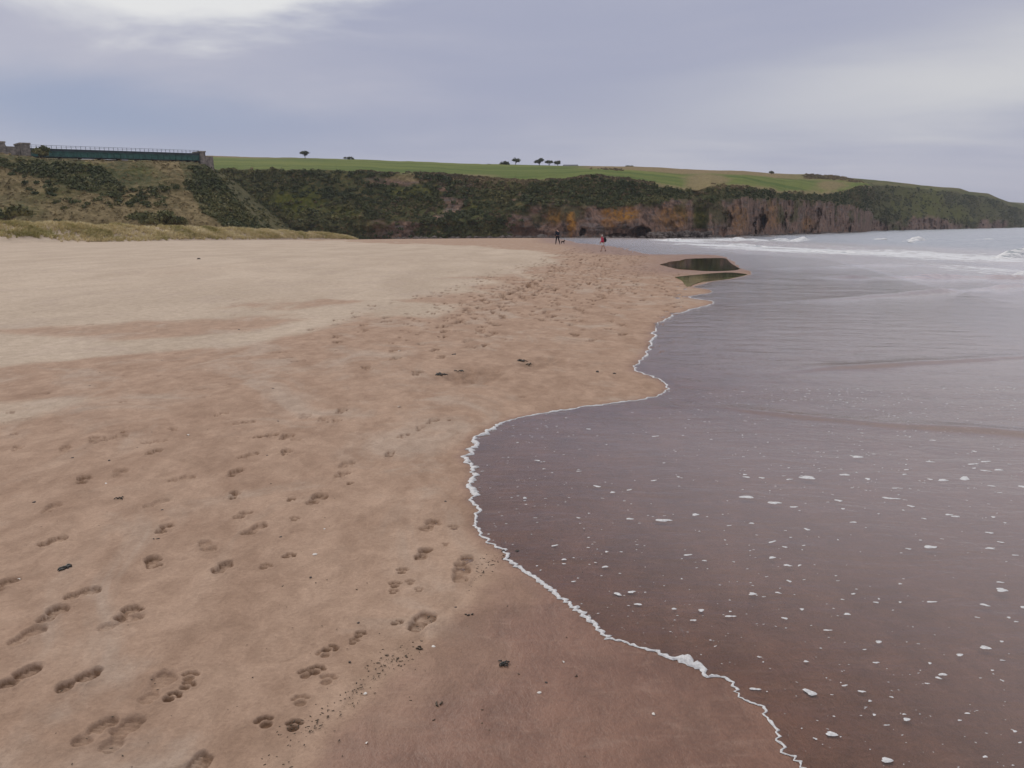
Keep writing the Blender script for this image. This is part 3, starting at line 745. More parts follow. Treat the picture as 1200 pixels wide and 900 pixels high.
# ------------------------------------------------------------------ foam along the edge of the swash
wv = 0.5 + 0.5 * vn(ss_ * 1.7, 11 + 0 * ss_); wv2 = 0.5 + 0.5 * vn(ss_ / (0.03 * FY), 4 + 0 * ss_)
wid = 0.006 + 0.016 * wv ** 3 + 0.008 * wv2 + 0.0012 * FY
wid += lobes * 0.050 * wv2 ** 1.5
bq = spot(806, 779); blob = np.exp(-((FX - bq[0]) / 0.10) ** 2) * np.exp(-((FY - bq[1]) / 0.08) ** 2); wid += 0.050 * blob
wid *= 1 - 0.85 * sst(0.50, 0.72, vn(ss_ * 0.9 + 3, 21 + 0 * ss_)) * (FY > 9)
wid *= (1 - sst(17, 24, FY) * 0.86)
wid *= 0.82; nt = 7; tt = np.linspace(0, 1, nt)
inn = wid * (1 + 0.5 * vn(ss_ / (0.006 * FY), 8 + 0 * ss_))
XX = FX[:, None] - NX[:, None] * 0.25 * wid[:, None] + NX[:, None] * tt[None] * inn[:, None]
YY = FY[:, None] - NY[:, None] * 0.25 * wid[:, None] + NY[:, None] * tt[None] * inn[:, None]
hb = np.sin(np.pi * tt)[None] ** 0.7 * (0.30 * np.minimum(inn, 0.06))[:, None] * (1 + 0.5 * vn(XX * 60, YY * 60))
ZZ = ground0(XX.ravel(), YY.ravel()).reshape(XX.shape) + 0.0015 + hb
sel = slice(0, len(ss_))
tag(np_mesh('foam_edge', np.stack([XX, YY, ZZ], -1).reshape(-1, 3), grid_faces(len(ss_), nt), M['foam']), 'thin ragged white foam line along the edge of the swash', 'foam', kind='stuff')

# ------------------------------------------------------------------ foam flecks floating on the swash
def fleck_mesh(seed):
    r = np.random.default_rng(seed); n = 14; a = np.linspace(0, 2 * np.pi, n, endpoint=False)
    st = r.uniform(1.0, 2.4); rad = 1 + 0.28 * np.sin(a * 2 + r.uniform(0, 6)) + 0.2 * np.sin(a * 3 + r.uniform(0, 6)) + r.uniform(-0.13, 0.13, n)
    V = []; 
    for q, z in ((1.0, -0.10), (0.93, 0.10), (0.6, 0.22)):
        V += [(q * rad[i] * math.cos(a[i]) * st, q * rad[i] * math.sin(a[i]), z * (1 + 0.3 * r.uniform(-1, 1))) for i in range(n)]
    V.append((0, 0, 0.26)); F_ = []
    for k in range(2):
        F_ += [(k * n + i, k * n + (i + 1) % n, (k + 1) * n + (i + 1) % n, (k + 1) * n + i) for i in range(n)]
    T_ = [(2 * n + i, 2 * n + (i + 1) % n, 3 * n) for i in range(n)]
    return np.array(V), np.array(F_), np.array(T_)
protos = [fleck_mesh(50 + i) for i in range(9)]
pm = []
for V, F4, F3 in protos:
    o = np_mesh('foam_fleck', V, [F4, F3], M['foam']); pm.append(o.data); bpy.data.objects.remove(o)
FLECK = [(950, 805, 20), (885, 800, 9), (818, 684, 0), (1040, 884, 14), (975, 853, 14), (956, 858, 6), (1155, 882, 7), (1063, 838, 9), (1025, 832, 6), (1155, 757, 12), (1125, 765, 9), (1030, 749, 8),
    (1100, 791, 7), (1105, 787, 9), (1090, 774, 6), (1175, 795, 6), (1205, 792, 6), (990, 798, 7), (1010, 805, 8), (1020, 816, 6), (1045, 812, 5), (1134, 832, 6), (1125, 840, 5), (1174, 691, 13), (1172, 682, 8),
    (1154, 708, 10), (1200, 711, 9), (1092, 704, 8), (1055, 704, 5), (1027, 704, 7), (1055, 683, 6), (993, 717, 8), (940, 711, 8), (920, 721, 8), (882, 693, 12), (912, 692, 7), (925, 679, 8), (856, 718, 9), (970, 735, 7),
    (945, 770, 8), (890, 764, 5), (1030, 700, 5), (1000, 694, 5), (923, 661, 9), (937, 661, 6), (905, 652, 9), (1065, 643, 8), (1160, 643, 10), (1173, 636, 9), (1090, 641, 14), (1160, 625, 10), (1120, 606, 8), (1112, 604, 8),
    (1068, 594, 10), (1045, 585, 12), (1038, 584, 8), (983, 587, 10), (946, 560, 18), (925, 562, 8), (893, 560, 8), (873, 556, 7), (907, 589, 13), (875, 582, 14), (930, 594, 8), (946, 620, 9), (905, 634, 8), (920, 640, 7),
    (990, 557, 10), (1017, 562, 9), (1005, 536, 12), (1060, 557, 6), (1090, 563, 9), (1105, 564, 12), (1130, 562, 14), (1170, 552, 10), (1155, 553, 8), (1198, 572, 9), (1162, 571, 7), (1090, 542, 9), (1142, 530, 9), (1140, 545, 9),
    (1155, 542, 8), (1049, 573, 7), (1000, 612, 7), (1060, 832, 4), (700, 568, 11), (718, 575, 8), (615, 580, 9), (678, 604, 6), (738, 606, 8), (777, 608, 16), (815, 602, 9), (806, 648, 7), (711, 643, 6), (709, 660, 7), (650, 635, 6),
    (661, 651, 6), (672, 676, 5), (748, 703, 8), (724, 691, 10), (813, 722, 9), (790, 709, 6), (822, 711, 8), (740, 689, 8), (795, 558, 6), (766, 562, 7), (700, 640, 4), (630, 537, 6), (690, 501, 6), (720, 720, 3)]
fr = random.Random(5)
FL = [f for f in FLECK if f[2] >= 4]
while len(FL) < 160:
    u = 620 + 580 * fr.random() ** 0.75; v = 500 + 390 * fr.random() ** 1.2
    FL.append((u, v, fr.choice([4, 4, 5, 5, 6, 7])))
fp = []
for u, v, wpx in FL:
    p = water_spot(u, v)
    fp.append((p[0], p[1], wpx * p[1] * 1.1 / F * 0.5))
fp = np.array(fp)
fsd = sea_sd(fp[:, 0], fp[:, 1]); fz, _ = water_flat(fp[:, 0], fp[:, 1], fsd)
for (x, y, r), z, sd, (pu, pv_, pw) in zip(fp, fz, fsd, FL):
    if sd < 0.04: continue
    o = bpy.data.objects.new('foam_fleck', fr.choice(pm)); C.objects.link(o)
    o.location = (x, y, z + 0.0012); r = max(r * 0.52, 0.004); hz = min(r * 0.5, 0.012)
    o.scale = (r, r * fr.uniform(0.8, 1.3), hz); o.rotation_euler = (0, 0, fr.gauss(0, 0.35))
    if pw >= 20: tag(o, 'largest white foam patch, floating near the thick part of the foam edge', 'foam')
    elif pw >= 12: tag(o, 'long broad white foam patch, one of the bigger ones on the swash', 'foam', 'big foam patches on the swash')
    elif pw >= 8: tag(o, 'medium oval white foam fleck drifting on the brown swash', 'foam', 'medium foam flecks on the swash')
    else: tag(o, 'small white foam fleck floating on the thin brown swash', 'foam', 'small foam flecks on the swash')
# the countless tiny bubbles between them
V_, Q_, T3_ = [], [], []; nb = 0
k = 0
bx = []
while k < 2600:
    v = 455 + 440 * fr.random() ** 1.6; u = 560 + (660 if k < 1500 else 1400) * fr.random()
    k += 1; bx.append((u, v))
bu = np.array(bx); dd = fw[None] + ((bu[:, 0] - W2) / F)[:, None] * rt[None] + ((H2 - bu[:, 1]) / F)[:, None] * up[None]; bt = (1.35 - ZC) / dd[:, 2]
for _ in range(25): bp = dd * bt[:, None]; bt = 0.5 * bt + 0.5 * (beach(bp[:, 0], bp[:, 1]) + 0.03 - ZC) / dd[:, 2]
bp = dd * bt[:, None] + np.array([0, 0, ZC]); bsd = sea_sd(bp[:, 0], bp[:, 1]); bz, _ = water_flat(bp[:, 0], bp[:, 1], bsd)
for p, z, sd in zip(bp, bz, bsd):
    if sd < 0.02: continue
    if vn(p[0] * 0.9, p[1] * 0.7) < fr.uniform(-0.9, 0.6): continue
    V, F4, F3 = protos[fr.randrange(9)]; r = fr.uniform(0.35, 1.25) * p[1] / F * 0.8 * (3.0 if p[0] / p[1] > 0.66 and fr.random() < 0.3 else 1.0); a = fr.gauss(0, 0.4)
    R = np.array([[math.cos(a), -math.sin(a)], [math.sin(a), math.cos(a)]])
    P = np.c_[(V[:, :2] @ R.T) * r + p[:2], V[:, 2] * min(r * 0.5, 0.01) + z + 0.001]
    V_.append(P); Q_.append(F4 + nb); T3_.append(F3 + nb); nb += len(P)
tag(np_mesh('foam_bubbles', np.vstack(V_), [np.vstack(Q_), np.vstack(T3_)], M['foam']), 'scatter of tiny white bubbles drifting on the swash', 'foam', kind='stuff')

# ------------------------------------------------------------------ headlands
def sheet(name, rows, label, du, n_rock, n_bush, n_field, rough=1.0, caves=(), lichen=(), bright=(), rockfn=None, tanfn=None, back=250, base_z=-1.0, slope=(0.3, 1.0)):
    """rows: (u, D, v_rock_top, v_bush_top, v_skyline, run of the fields); a coast sheet from waterline to skyline"""
    R = np.array(rows, float); u = np.arange(R[0, 0], R[-1, 0], du); n = len(u)
    D, vr, vb, vs, run = (np.interp(u, R[:, 0], R[:, k]) for k in range(1, 6))
    vr = vr + 2.2 * fbm(u * 0.08, 0 * u + 1, 4); vb = vb + 1.4 * fbm(u * 0.11, 0 * u + 7, 4); vb = np.minimum(vb, vr - 1.0)
    vs = vs + 0.5 * fbm(u * 0.05, 0 * u + 3, 3)
    P0 = places(u, vr, D); P0[:, 2] = base_z
    h1 = places(u, vr, D)[:, 2] - base_z
    Pr = places(u, vr, D + slope[0] * h1)
    h2 = np.maximum(places(u, vb, D + slope[0] * h1)[:, 2] - Pr[:, 2], 0.5)
    Pb = places(u, vb, D + slope[0] * h1 + slope[1] * h2 + 1)
    Ps = places(u, vs, D + run)
    Pe = Ps + np.c_[0 * u, np.full(n, back), np.full(n, -6.0)]
    sarc = np.concatenate([[0], np.cumsum(np.hypot(*np.diff(P0[:, :2], axis=0).T))])
    blocks = []; zone = []
    for k in range(n_rock): t = k / n_rock; blocks.append(P0 * (1 - t) + Pr * t); zone.append(0 + t)
    for k in range(n_bush): t = k / n_bush; blocks.append(Pr * (1 - t) + Pb * t); zone.append(1 + t)
    for k in range(n_field + 1):
        t = k / n_field; q = Pb * (1 - t) + Ps * t; q[:, 2] += 0 * t; blocks.append(q); zone.append(2 + t)
    blocks.append(Pe); zone.append(3.5)
    V = np.stack(blocks); Z = np.array(zone)[:, None] + 0 * u[None]; m = len(blocks)
    S = np.repeat(sarc[None], m, 0); H = V[..., 2]
    adir = V[..., :2] / np.linalg.norm(V[..., :2], axis=-1, keepdims=True)
    # relief: buttresses and gullies in the rock, hummocks in the scrub
    rk = sst(0.0, 0.06, Z) * (1 - sst(0.9, 1.35, Z))
    ridge = 1 - 2 * np.abs(fbm(S * 0.032, H * 0.025 + 2, 4)); crag = fbm(S * 0.16, H * 0.14, 4); fine = fbm(S * 0.7, H * 0.7, 3)
    ledge = vn(H * 0.45 + 2 * fbm(S * 0.03, H * 0.05, 2), S * 0.04)
    disp = rough * ((5.6 * ridge + 3.4 * crag + 0.8 * fine + 0.7 * ledge) * rk)
    bs = sst(0.7, 1.2, Z) * (1 - sst(1.85, 2.05, Z))
    gully = fbm(S * 0.035 + 9, 0 * H + 4 + H * 0.01, 3)
    disp += rough * bs * (2.5 * gully + 1.4 * fbm(S * 0.25, H * 0.3, 4))
    for (cu, cv, ru, rv, dep) in caves:
        vv = project_v(V, u); q = ((u[None] - cu + 0.25 * (vv - cv)) / ru) ** 2 + ((vv - cv) / rv) ** 2 + 0.9 * crag + 0.5 * fine
        disp -= dep * sst(1.3, 0.35, q) * (Z < 1)
    V[..., 0] -= adir[..., 0] * disp; V[..., 1] -= adir[..., 1] * disp
    fld = sst(2.0, 2.06, Z)
    V[..., 2] += bs * 0.8 * fbm(S * 0.3, Z * 14, 3) + fld * (Z < 3) * 0.5 * fbm(S * 0.03, Z * 6, 3)
    vv = project_v(V, u); uu = np.repeat(u[None], m, 0)
    rock = rk * sst(1.12, 0.88, Z + 0.22 * fbm(S * 0.12, H * 0.15, 4))
    if rockfn is not None: rock = rockfn(uu, vv, Z, S, H, rock)
    lic = np.zeros_like(rock); bri = np.zeros_like(rock)
    wob = 0.5 * fbm(S * 0.15, H * 0.2, 4)
    for (cu, cv, ru, rv, a) in lichen:
        lic = np.maximum(lic, a * sst(1.25, 0.5, np.sqrt(((uu - cu) / ru) ** 2 + ((vv - cv) / rv) ** 2) + wob))
    for (cu, cv, ru, rv, a) in bright:
        bri = np.maximum(bri, a * sst(1.25, 0.4, np.sqrt(((uu - cu) / ru) ** 2 + ((vv - cv) / rv) ** 2) + wob))
    field = fld.copy(); tan = np.zeros_like(rock)
    if tanfn is not None: field, tan = tanfn(uu, vv, Z, S, H, field)
    o = np_mesh(name, V.reshape(-1, 3), grid_faces(m, n), M['land'], attrs=dict(rock=rock, field=field, tan=tan, lichen=lic, bright=bri))
    tag(o, label, 'headland', kind='structure')
    return dict(V=V, u=uu, v=vv, Z=Z, rock=rock, field=field, tan=tan, bright=bri, S=S)
def project_v(V, u):
    d = V - np.array([0, 0, ZC]); q = d @ fw
    return H2 - F * (d @ up) / q
def in_pix(uu, vv, poly): return inside(uu, vv, poly)

def rock_main(uu, vv, Z, S, H, rock):
    # scrub-covered slope west of the open cliff: only scattered outcrops show
    out = sst(0.02, 0.22, fbm(S * 0.07, H * 0.16, 5)) * sst(410, 460, uu) * (Z < 1.9)
    out = out * 0.9
    w_ = sst(612, 626, uu + 6 * fbm(S * 0.1, H * 0.2, 3))
    r = out * (1 - w_) + rock * w_
    gl = sst(9, 4, np.abs(uu - (818 + (vv - 225) * 0.12) + 5 * fbm(S * 0.1, H * 0.1, 3))) * (vv < 268)     # grassy gully
    moss = sst(0.12, 0.36, fbm(S * 0.09 + 5, H * 0.12 + 3, 5)) * sst(2, 8, H)
    return r * (1 - 0.9 * gl) * (1 - 0.75 * moss * w_)
def tan_main(uu, vv, Z, S, H, field):
    nz = fbm(S * 0.02, Z * 3, 4); nz2 = fbm(S * 0.06 + 3, Z * 8, 4)
    f = field; t = np.zeros_like(f)
    top = sst(2.62, 2.72, Z + 0.10 * nz) * sst(665, 700, uu) + sst(2.86, 2.92, Z + 0.06 * nz) * sst(430, 240, uu) * 0.9
    t = np.maximum(t, top * (1 - 0.5 * sst(900, 960, uu)))
    lip = sst(2.16, 2.03, Z + 0.10 * nz2) * (Z > 1.9) * sst(420, 520, uu)
    t = np.maximum(t, 0.8 * lip)
    for cu, cv, ru, rv in ((828, 211, 30, 9), (815, 218, 18, 6), (975, 217, 22, 7), (540, 207, 45, 3.2), (500, 209, 60, 4)):
        t = np.maximum(t, 0.85 * sst(1.2, 0.5, np.sqrt(((uu - cu) / ru) ** 2 + ((vv - cv) / rv) ** 2) + 0.35 * nz2) * (Z > 1.7))
    f = f * (1 - 0.9 * sst(2.88, 2.95, Z + 0.08 * nz) * sst(940, 965, uu))
    return f, np.clip(t, 0, 1)
MAIN = [(150, 335, 262, 207, 183, 260), (235, 335, 262, 199, 182, 260), (300, 332, 262, 199, 184, 260), (380, 330, 262, 199, 185.5, 260), (450, 328, 262, 203, 188, 260), (520, 324, 260, 207, 190.5, 260),
    (575, 320, 256, 213, 192.5, 260), (610, 318, 244, 215, 193, 260), (626, 316, 238, 214, 193.5, 260), (660, 314, 239, 212, 194, 260), (700, 312, 241, 207, 195, 260), (738, 314, 243, 212, 195.5, 260), (770, 320, 236, 218, 196, 260),
    (800, 326, 233, 222, 198, 260), (818, 334, 232, 223, 198.6, 260), (832, 328, 234, 218, 199.2, 260), (870, 352, 232, 220, 200.5, 250), (900, 385, 233, 224, 203, 240), (930, 420, 233, 227, 204, 220),
    (960, 460, 235, 228, 205, 200), (985, 500, 239, 226, 207, 170), (1002, 530, 241, 219, 211.5, 120), (1012, 570, 244, 217, 213.5, 90), (1020, 640, 248, 218, 215.5, 60), (1026, 760, 252, 221, 219, 40)]
main = sheet('headland', MAIN, 'red rock sea cliff headland topped with scrub and green fields', 0.75, 58, 46, 44, 1.0,
    caves=[(889, 264, 8, 12, 13), (893, 248, 2.5, 5, 5), (750, 274, 12, 8, 8), (722, 278, 12, 4, 4), (682, 274, 4, 6, 4), (957, 258, 5, 16, 6), (850, 262, 6, 13, 3), (996, 264, 5, 9, 4), (925, 250, 5, 14, 3)],
    lichen=[(669, 262, 7, 14, 1.0), (727, 250, 22, 12, 0.9), (712, 262, 10, 8, 0.5), (648, 256, 14, 12, 0.55), (790, 256, 25, 14, 0.45), (866, 255, 12, 18, 0.35), (903, 252, 12, 16, 0.4), (948, 262, 8, 8, 0.4)],
    bright=[(347, 236, 38, 17, 1.0), (400, 250, 30, 10, 0.6), (480, 225, 40, 10, 0.5), (530, 245, 40, 14, 0.5), (440, 264, 22, 8, 0.8), (612, 268, 6, 14, 0.8), (820, 255, 9, 16, 0.9), (300, 245, 14, 10, 0.4)], rockfn=rock_main, tanfn=tan_main)
def rock_far(uu, vv, Z, S, H, rock):
    return rock * sst(-0.1, 0.35, fbm(S * 0.02, H * 0.06, 4) + 0.25 * sst(1.0, 0.2, Z))
def tan_far(uu, vv, Z, S, H, field): return field * 0.25, 0.35 * field * sst(-0.1, 0.3, fbm(S * 0.02, Z * 4, 3))
FARH = [(975, 600, 252, 214, 207, 130), (1000, 650, 252, 216, 209, 120), (1040, 740, 254, 218, 212.5, 110), (1080, 840, 255, 222, 217, 100), (1125, 950, 257, 226, 221, 90), (1136, 980, 258, 229, 225, 80), (1158, 1040, 258, 231, 226.5, 80),
    (1170, 1090, 258, 236, 232, 60), (1183, 1140, 258, 241, 237, 60), (1200, 1220, 259, 246, 241, 60), (1215, 1300, 262, 258, 255, 40)]
far = sheet('far_headland', FARH, 'distant dark green headland falling to the sea', 0.9, 30, 60, 10, 2.2, bright=[(1090, 240, 20, 26, 1.0), (1065, 235, 30, 18, 0.7), (1120, 250, 20, 14, 0.8), (1075, 255, 22, 10, 0.6), (1150, 258, 25, 5, 0.7), (1160, 245, 18, 9, 0.4)], rockfn=rock_far, tanfn=tan_far, slope=(0.8, 1.6))
LAST = [(1150, 1500, 259, 243, 236, 100), (1180, 1600, 259, 243, 236.5, 100), (1200, 1700, 259, 244, 238, 100), (1260, 1900, 258, 247, 242, 100), (1330, 2200, 257, 250, 246, 100), (1420, 2600, 257, 254, 252, 100), (1500, 3000, 257.5, 257, 256, 100)]
sheet('farthest_headland', LAST, 'farthest low dark headland on the horizon', 1.2, 24, 30, 8, 3.0, rockfn=rock_far, tanfn=tan_far, slope=(0.8, 1.6), bright=[(1190, 256, 20, 5, 0.5)])

# --- near hillside that carries the railway bridge
def rock_hill(uu, vv, Z, S, H, rock): return rock * 0
HGRASS = [(0, 0)]
DARK1 = [(-200, 168), (-60, 175), (0, 183), (45, 184), (60, 184), (105, 190), (130, 212), (150, 225), (142, 235), (108, 226), (75, 217), (38, 207), (0, 195), (-80, 190), (-200, 190)]
DARK2 = [(212, 186), (246, 186), (275, 205), (300, 228), (330, 250), (330, 285), (290, 285), (262, 264), (238, 248), (222, 222)]
def tan_hill(uu, vv, Z, S, H, field):
    nz = fbm(S * 0.05, H * 0.10, 5)
    t = sst(-0.30, 0.35, nz + 0.25 * sst(200, 120, uu) + 0.2 * sst(215, 245, vv))
    dk = np.maximum(in_pix(uu + 16 * nz, vv + 8 * nz, DARK1), in_pix(uu + 16 * nz, vv + 8 * nz, DARK2))
    return field * 0.0, np.clip(t * 0.9 * (1 - 0.85 * dk), 0, 1)
HILL = [(-420, 195, 262, 170, 168, 75), (-200, 200, 262, 176, 173, 80), (-60, 204, 262, 179, 176.5, 84), (0, 207, 262, 181, 178.5, 86), (40, 209, 262, 184.5, 182, 88), (60, 210, 262, 187, 184.5, 90), (100, 213, 262, 188.5, 186.5, 92), (150, 217, 262, 190, 188, 95),
    (200, 222, 262, 190.5, 188.5, 98), (232, 226, 262, 191, 189.5, 100), (244, 228, 263, 201, 198, 92), (258, 230, 264, 217, 214, 75), (275, 233, 266, 238, 235, 50), (290, 236, 269, 255, 252, 30), (302, 240, 277, 268, 266, 14), (312, 244, 281, 280, 279, 8)]
hill = sheet('hillside', HILL, 'brown grassy hillside with dark gorse below the green bridge', 0.9, 8, 90, 6, 0.9, bright=[(60, 228, 40, 12, 0.35), (110, 192, 20, 4, 0.7), (30, 246, 30, 6, 0.4), (165, 200, 25, 5, 0.4)],
    rockfn=rock_hill, tanfn=tan_hill, back=60, base_z=0.5, slope=(0.5, 2.4))

# ------------------------------------------------------------------ scrub: leafy clumps rooted in those slopes
def leaf_cloud(cen, rad, per, leaf, seed, flat=0.75):
    """cen (n,3), rad (n,): small leaf faces spread through each clump's volume"""
    r = np.random.default_rng(seed); n = len(cen)
    d = r.normal(size=(n, per, 3)); d /= np.linalg.norm(d, axis=-1, keepdims=True); d[..., 2] = np.abs(d[..., 2]) * 1.05 - 0.15
    lob = 0.72 + 0.38 * vn(d[..., 0] * 2.1 + cen[:, None, 0], d[..., 1] * 2.1 + cen[:, None, 1], d[..., 2] * 2.1)
    q = r.uniform(0.55, 1.0, (n, per, 1)) * lob[..., None]
    P = cen[:, None] + d * q * rad[:, None, None] * np.array([1, 1, flat])
    a = r.normal(size=(n, per, 3)); a /= np.linalg.norm(a, axis=-1, keepdims=True)
    b = np.cross(a, d + 0.3 * r.normal(size=d.shape)); b /= np.linalg.norm(b, axis=-1, keepdims=True) + 1e-9
    sz = leaf * r.uniform(0.6, 1.3, (n, per, 1)) * (rad[:, None, None] ** 0.5)
    V = np.stack([P - a * sz, P + b * sz * 0.8, P + a * sz, P - b * sz * 0.8], 2).reshape(-1, 3)
    Fq = np.arange(n * per * 4).reshape(-1, 4)
    tint = np.repeat(np.clip(r.normal(0.42, 0.20, n) + 0.85 * fbm(cen[:, 0] * 0.04, cen[:, 2] * 0.10, 3), 0, 1), per * 4) + 0.10 * np.repeat(r.normal(size=n * per), 4)
    return V, Fq, tint
def scatter(sh_, prob, count, seed):
    r = np.random.default_rng(seed)
    Pp = np.clip(prob, 0, None)[:-1, :-1].ravel()
    d = np.linalg.norm(np.cross((sh_['V'][1:, :-1] - sh_['V'][:-1, :-1]), (sh_['V'][:-1, 1:] - sh_['V'][:-1, :-1])), axis=-1).ravel()
    Pp = Pp * np.minimum(d, np.percentile(d, 97)); Pp /= Pp.sum()
    idx = r.choice(len(Pp), count, p=Pp); nc_ = sh_['V'].shape[1] - 1
    i, j = idx // nc_, idx % nc_; a, b = r.random(count)[:, None], r.random(count)[:, None]
    V = sh_['V']
    return (V[i, j] * (1 - a) + V[i + 1, j] * a) * (1 - b) + (V[i, j + 1] * (1 - a) + V[i + 1, j + 1] * a) * b
def cloud_obj(name, cen, rad, per, leaf, seed, mat, label, cat='scrub', flat=0.75):
    V, Fq, tint = leaf_cloud(cen, rad, per, leaf, seed, flat)
    return tag(np_mesh(name, V, Fq, mat, smooth=False, attrs=dict(tint=tint)), label, cat, kind='stuff')
u_, v_, Z_ = main['u'], main['v'], main['Z'] + 0 * main['u']
n_ = fbm(main['S'] * 0.08, v_ * 0.12, 4)
west = sst(622, 606, u_)
pr = (Z_ > 0.02) * (Z_ < 1.98) * (west * (1 - main['rock']) * (1 - 0.85 * main['bright']) * (0.45 + 0.8 * sst(-0.2, 0.3, n_)))
pr = np.maximum(pr, (Z_ > 0.92) * (Z_ < 1.98) * (1 - west) * (1 - main['rock']) * sst(1050, 980, u_) * (0.7 + 0.5 * n_) * np.where(u_ > 805, 0.55, 1.6) * np.where(np.abs(u_ - 818) < 9, 0.1, 1))
cen = scatter(main, pr, 3900, 21); rad = np.random.default_rng(3).uniform(0.8, 2.3, len(cen)); 
cloud_obj('gorse_scrub', cen, rad, 34, 0.30, 22, M['gorse'], 'dense dark green scrub cloaking the cliff top and slope')
pr2 = (Z_ > 0.3) * (Z_ < 2.05) * (sst(430, 470, u_) * 0.4 + 0.4) * sst(0.05, 0.3, fbm(main['S'] * 0.06 + 8, v_ * 0.1, 4)) * (1 - main['rock'])
pr2 = pr2 + 1.2 * (Z_ > 1.8) * (Z_ < 2.1) * sst(470, 520, u_) * sst(640, 600, u_)
cen = scatter(main, pr2, 3300, 23); rad = np.random.default_rng(4).uniform(0.5, 1.3, len(cen))
cloud_obj('dry_scrub', cen, rad, 24, 0.26, 24, M['heath'], 'brown bracken and dead scrub on the cliff slope')
hz = (Z_ > 2.55) * (Z_ < 2.85) * sst(1.2, 0.5, np.sqrt(((u_ - 706) / 26) ** 2 + ((v_ - 201.0) / 2.6) ** 2))
hz = hz + (Z_ > 2.7) * (Z_ < 2.98) * sst(936, 950, u_) * sst(1015, 995, u_) * 0.8
cen = scatter(main, hz + 1e-9, 420, 25); rad = np.random.default_rng(5).uniform(0.8, 1.9, len(cen))
cloud_obj('hedge_scrub', cen, rad, 26, 0.32, 26, M['heath'], 'purple brown hedge scrub along the upper field edge')
uh, vh_, Zh = hill['u'], hill['v'], hill['Z'] + 0 * hill['u']; nh = fbm(hill['S'] * 0.09, vh_ * 0.1, 4)
nh2 = fbm(hill['S'] * 0.16 + 7, vh_ * 0.2, 4)
dk = np.maximum(in_pix(uh + 26 * nh + 14 * nh2, vh_ + 16 * nh2 + 8 * nh, DARK1), in_pix(uh + 22 * nh + 12 * nh2, vh_ + 10 * nh, DARK2)) * (0.35 + sst(-0.35, 0.15, nh2))
dk = np.maximum(dk, 0.40 * sst(0.08, 0.3, nh) * sst(110, 160, uh)) + 0.14 * sst(0.1, 0.3, nh)
dk = np.maximum(dk, (uh > 238) * (Zh > 1.5) * (0.9 + nh)); dk *= ((Zh < 1.93) | (uh > 238)) * (Zh < 3.2) * (Zh > 0.6)
cen = scatter(hill, dk, 2700, 31); rad = np.random.default_rng(6).uniform(0.7, 1.9, len(cen))
cloud_obj('hillside_gorse', cen, rad, 36, 0.28, 32, M['gorse'], 'dark gorse thickets running down the bridge hillside')
cen = scatter(hill, (Zh > 0.5) * (Zh < 2.1) * (0.2 + hill['tan']), 3000, 33); rad = np.random.default_rng(8).uniform(0.3, 0.8, len(cen))
cloud_obj('hillside_grass', cen, rad, 16, 0.22, 34, M['tussock'], 'rough tawny grass tussocks on the bridge hillside', 'grass', 0.9)
uf, Zf = far['u'], far['Z'] + 0 * far['u']
cen = scatter(far, (Zf > 0.5) * (Zf < 2.0) * (1 - far['rock']) * (1 - 0.8 * far['bright']) * (0.3 + sst(-0.1, 0.3, fbm(far['S'] * 0.02, far['v'] * 0.1, 3))), 1500, 41); rad = np.random.default_rng(9).uniform(1.2, 3.2, len(cen))
cloud_obj('far_scrub', cen, rad, 18, 0.5, 42, M['gorse'], 'dark scrub patches on the distant green headland')

# boulders heaped along the cliff foot
def rock_mesh(seed, n=2):
    r = random.Random(seed); bm = bmesh.new(); bmesh.ops.create_icosphere(bm, subdivisions=n, radius=1.0)
    for v in bm.verts:
        c = v.co.copy(); k = 0.78 + 0.34 * float(vn(c.x * 1.5 + seed, c.y * 1.5, c.z * 1.5)) + 0.1 * float(vn(c.x * 4 + seed, c.y * 4, c.z * 4))
        v.co = c * k
        for ax_ in range(3): v.co[ax_] = max(-0.72, min(0.72, v.co[ax_]))
    V = np.array([v.co[:] for v in bm.verts]); Fc = np.array([[v.index for v in f.verts] for f in bm.faces]); bm.free(); return V, Fc
rks = [rock_mesh(s, 1) for s in range(5)]
rr = np.random.default_rng(12); Vb, Fb, nb = [], [], 0
for k in range(520):
    uu = rr.choice([rr.uniform(470, 640), rr.uniform(625, 840), rr.uniform(760, 830), rr.uniform(830, 1000)])
    Dd = np.interp(uu, [r_[0] for r_ in MAIN], [r_[1] for r_ in MAIN]) - abs(rr.normal(0, 4.5)) * (1.6 if 760 < uu < 830 else 0.8) - 2
    x = (uu - 600) / F * Dd; zb = max(float(beach(np.array(x), np.array(Dd))), -0.1); s_ = abs(rr.normal(0.7, 0.5)) + 0.3
    if 760 < uu < 830: zb += rr.uniform(0, 2.0)
    V, Fc = rks[rr.integers(5)]; a = rr.uniform(0, 6.3); Rm = np.array([[math.cos(a), -math.sin(a), 0], [math.sin(a), math.cos(a), 0], [0, 0, 1]])
    Vb.append((V * np.array([1.2, 0.9, 0.8])) @ Rm.T * s_ + np.array([x, Dd, zb])); Fb.append(Fc + nb); nb += len(V)
tag(np_mesh('boulders', np.vstack(Vb), np.vstack(Fb), M['boulder'], smooth=False), 'dark boulders heaped along the foot of the cliff', 'boulders', kind='stuff')

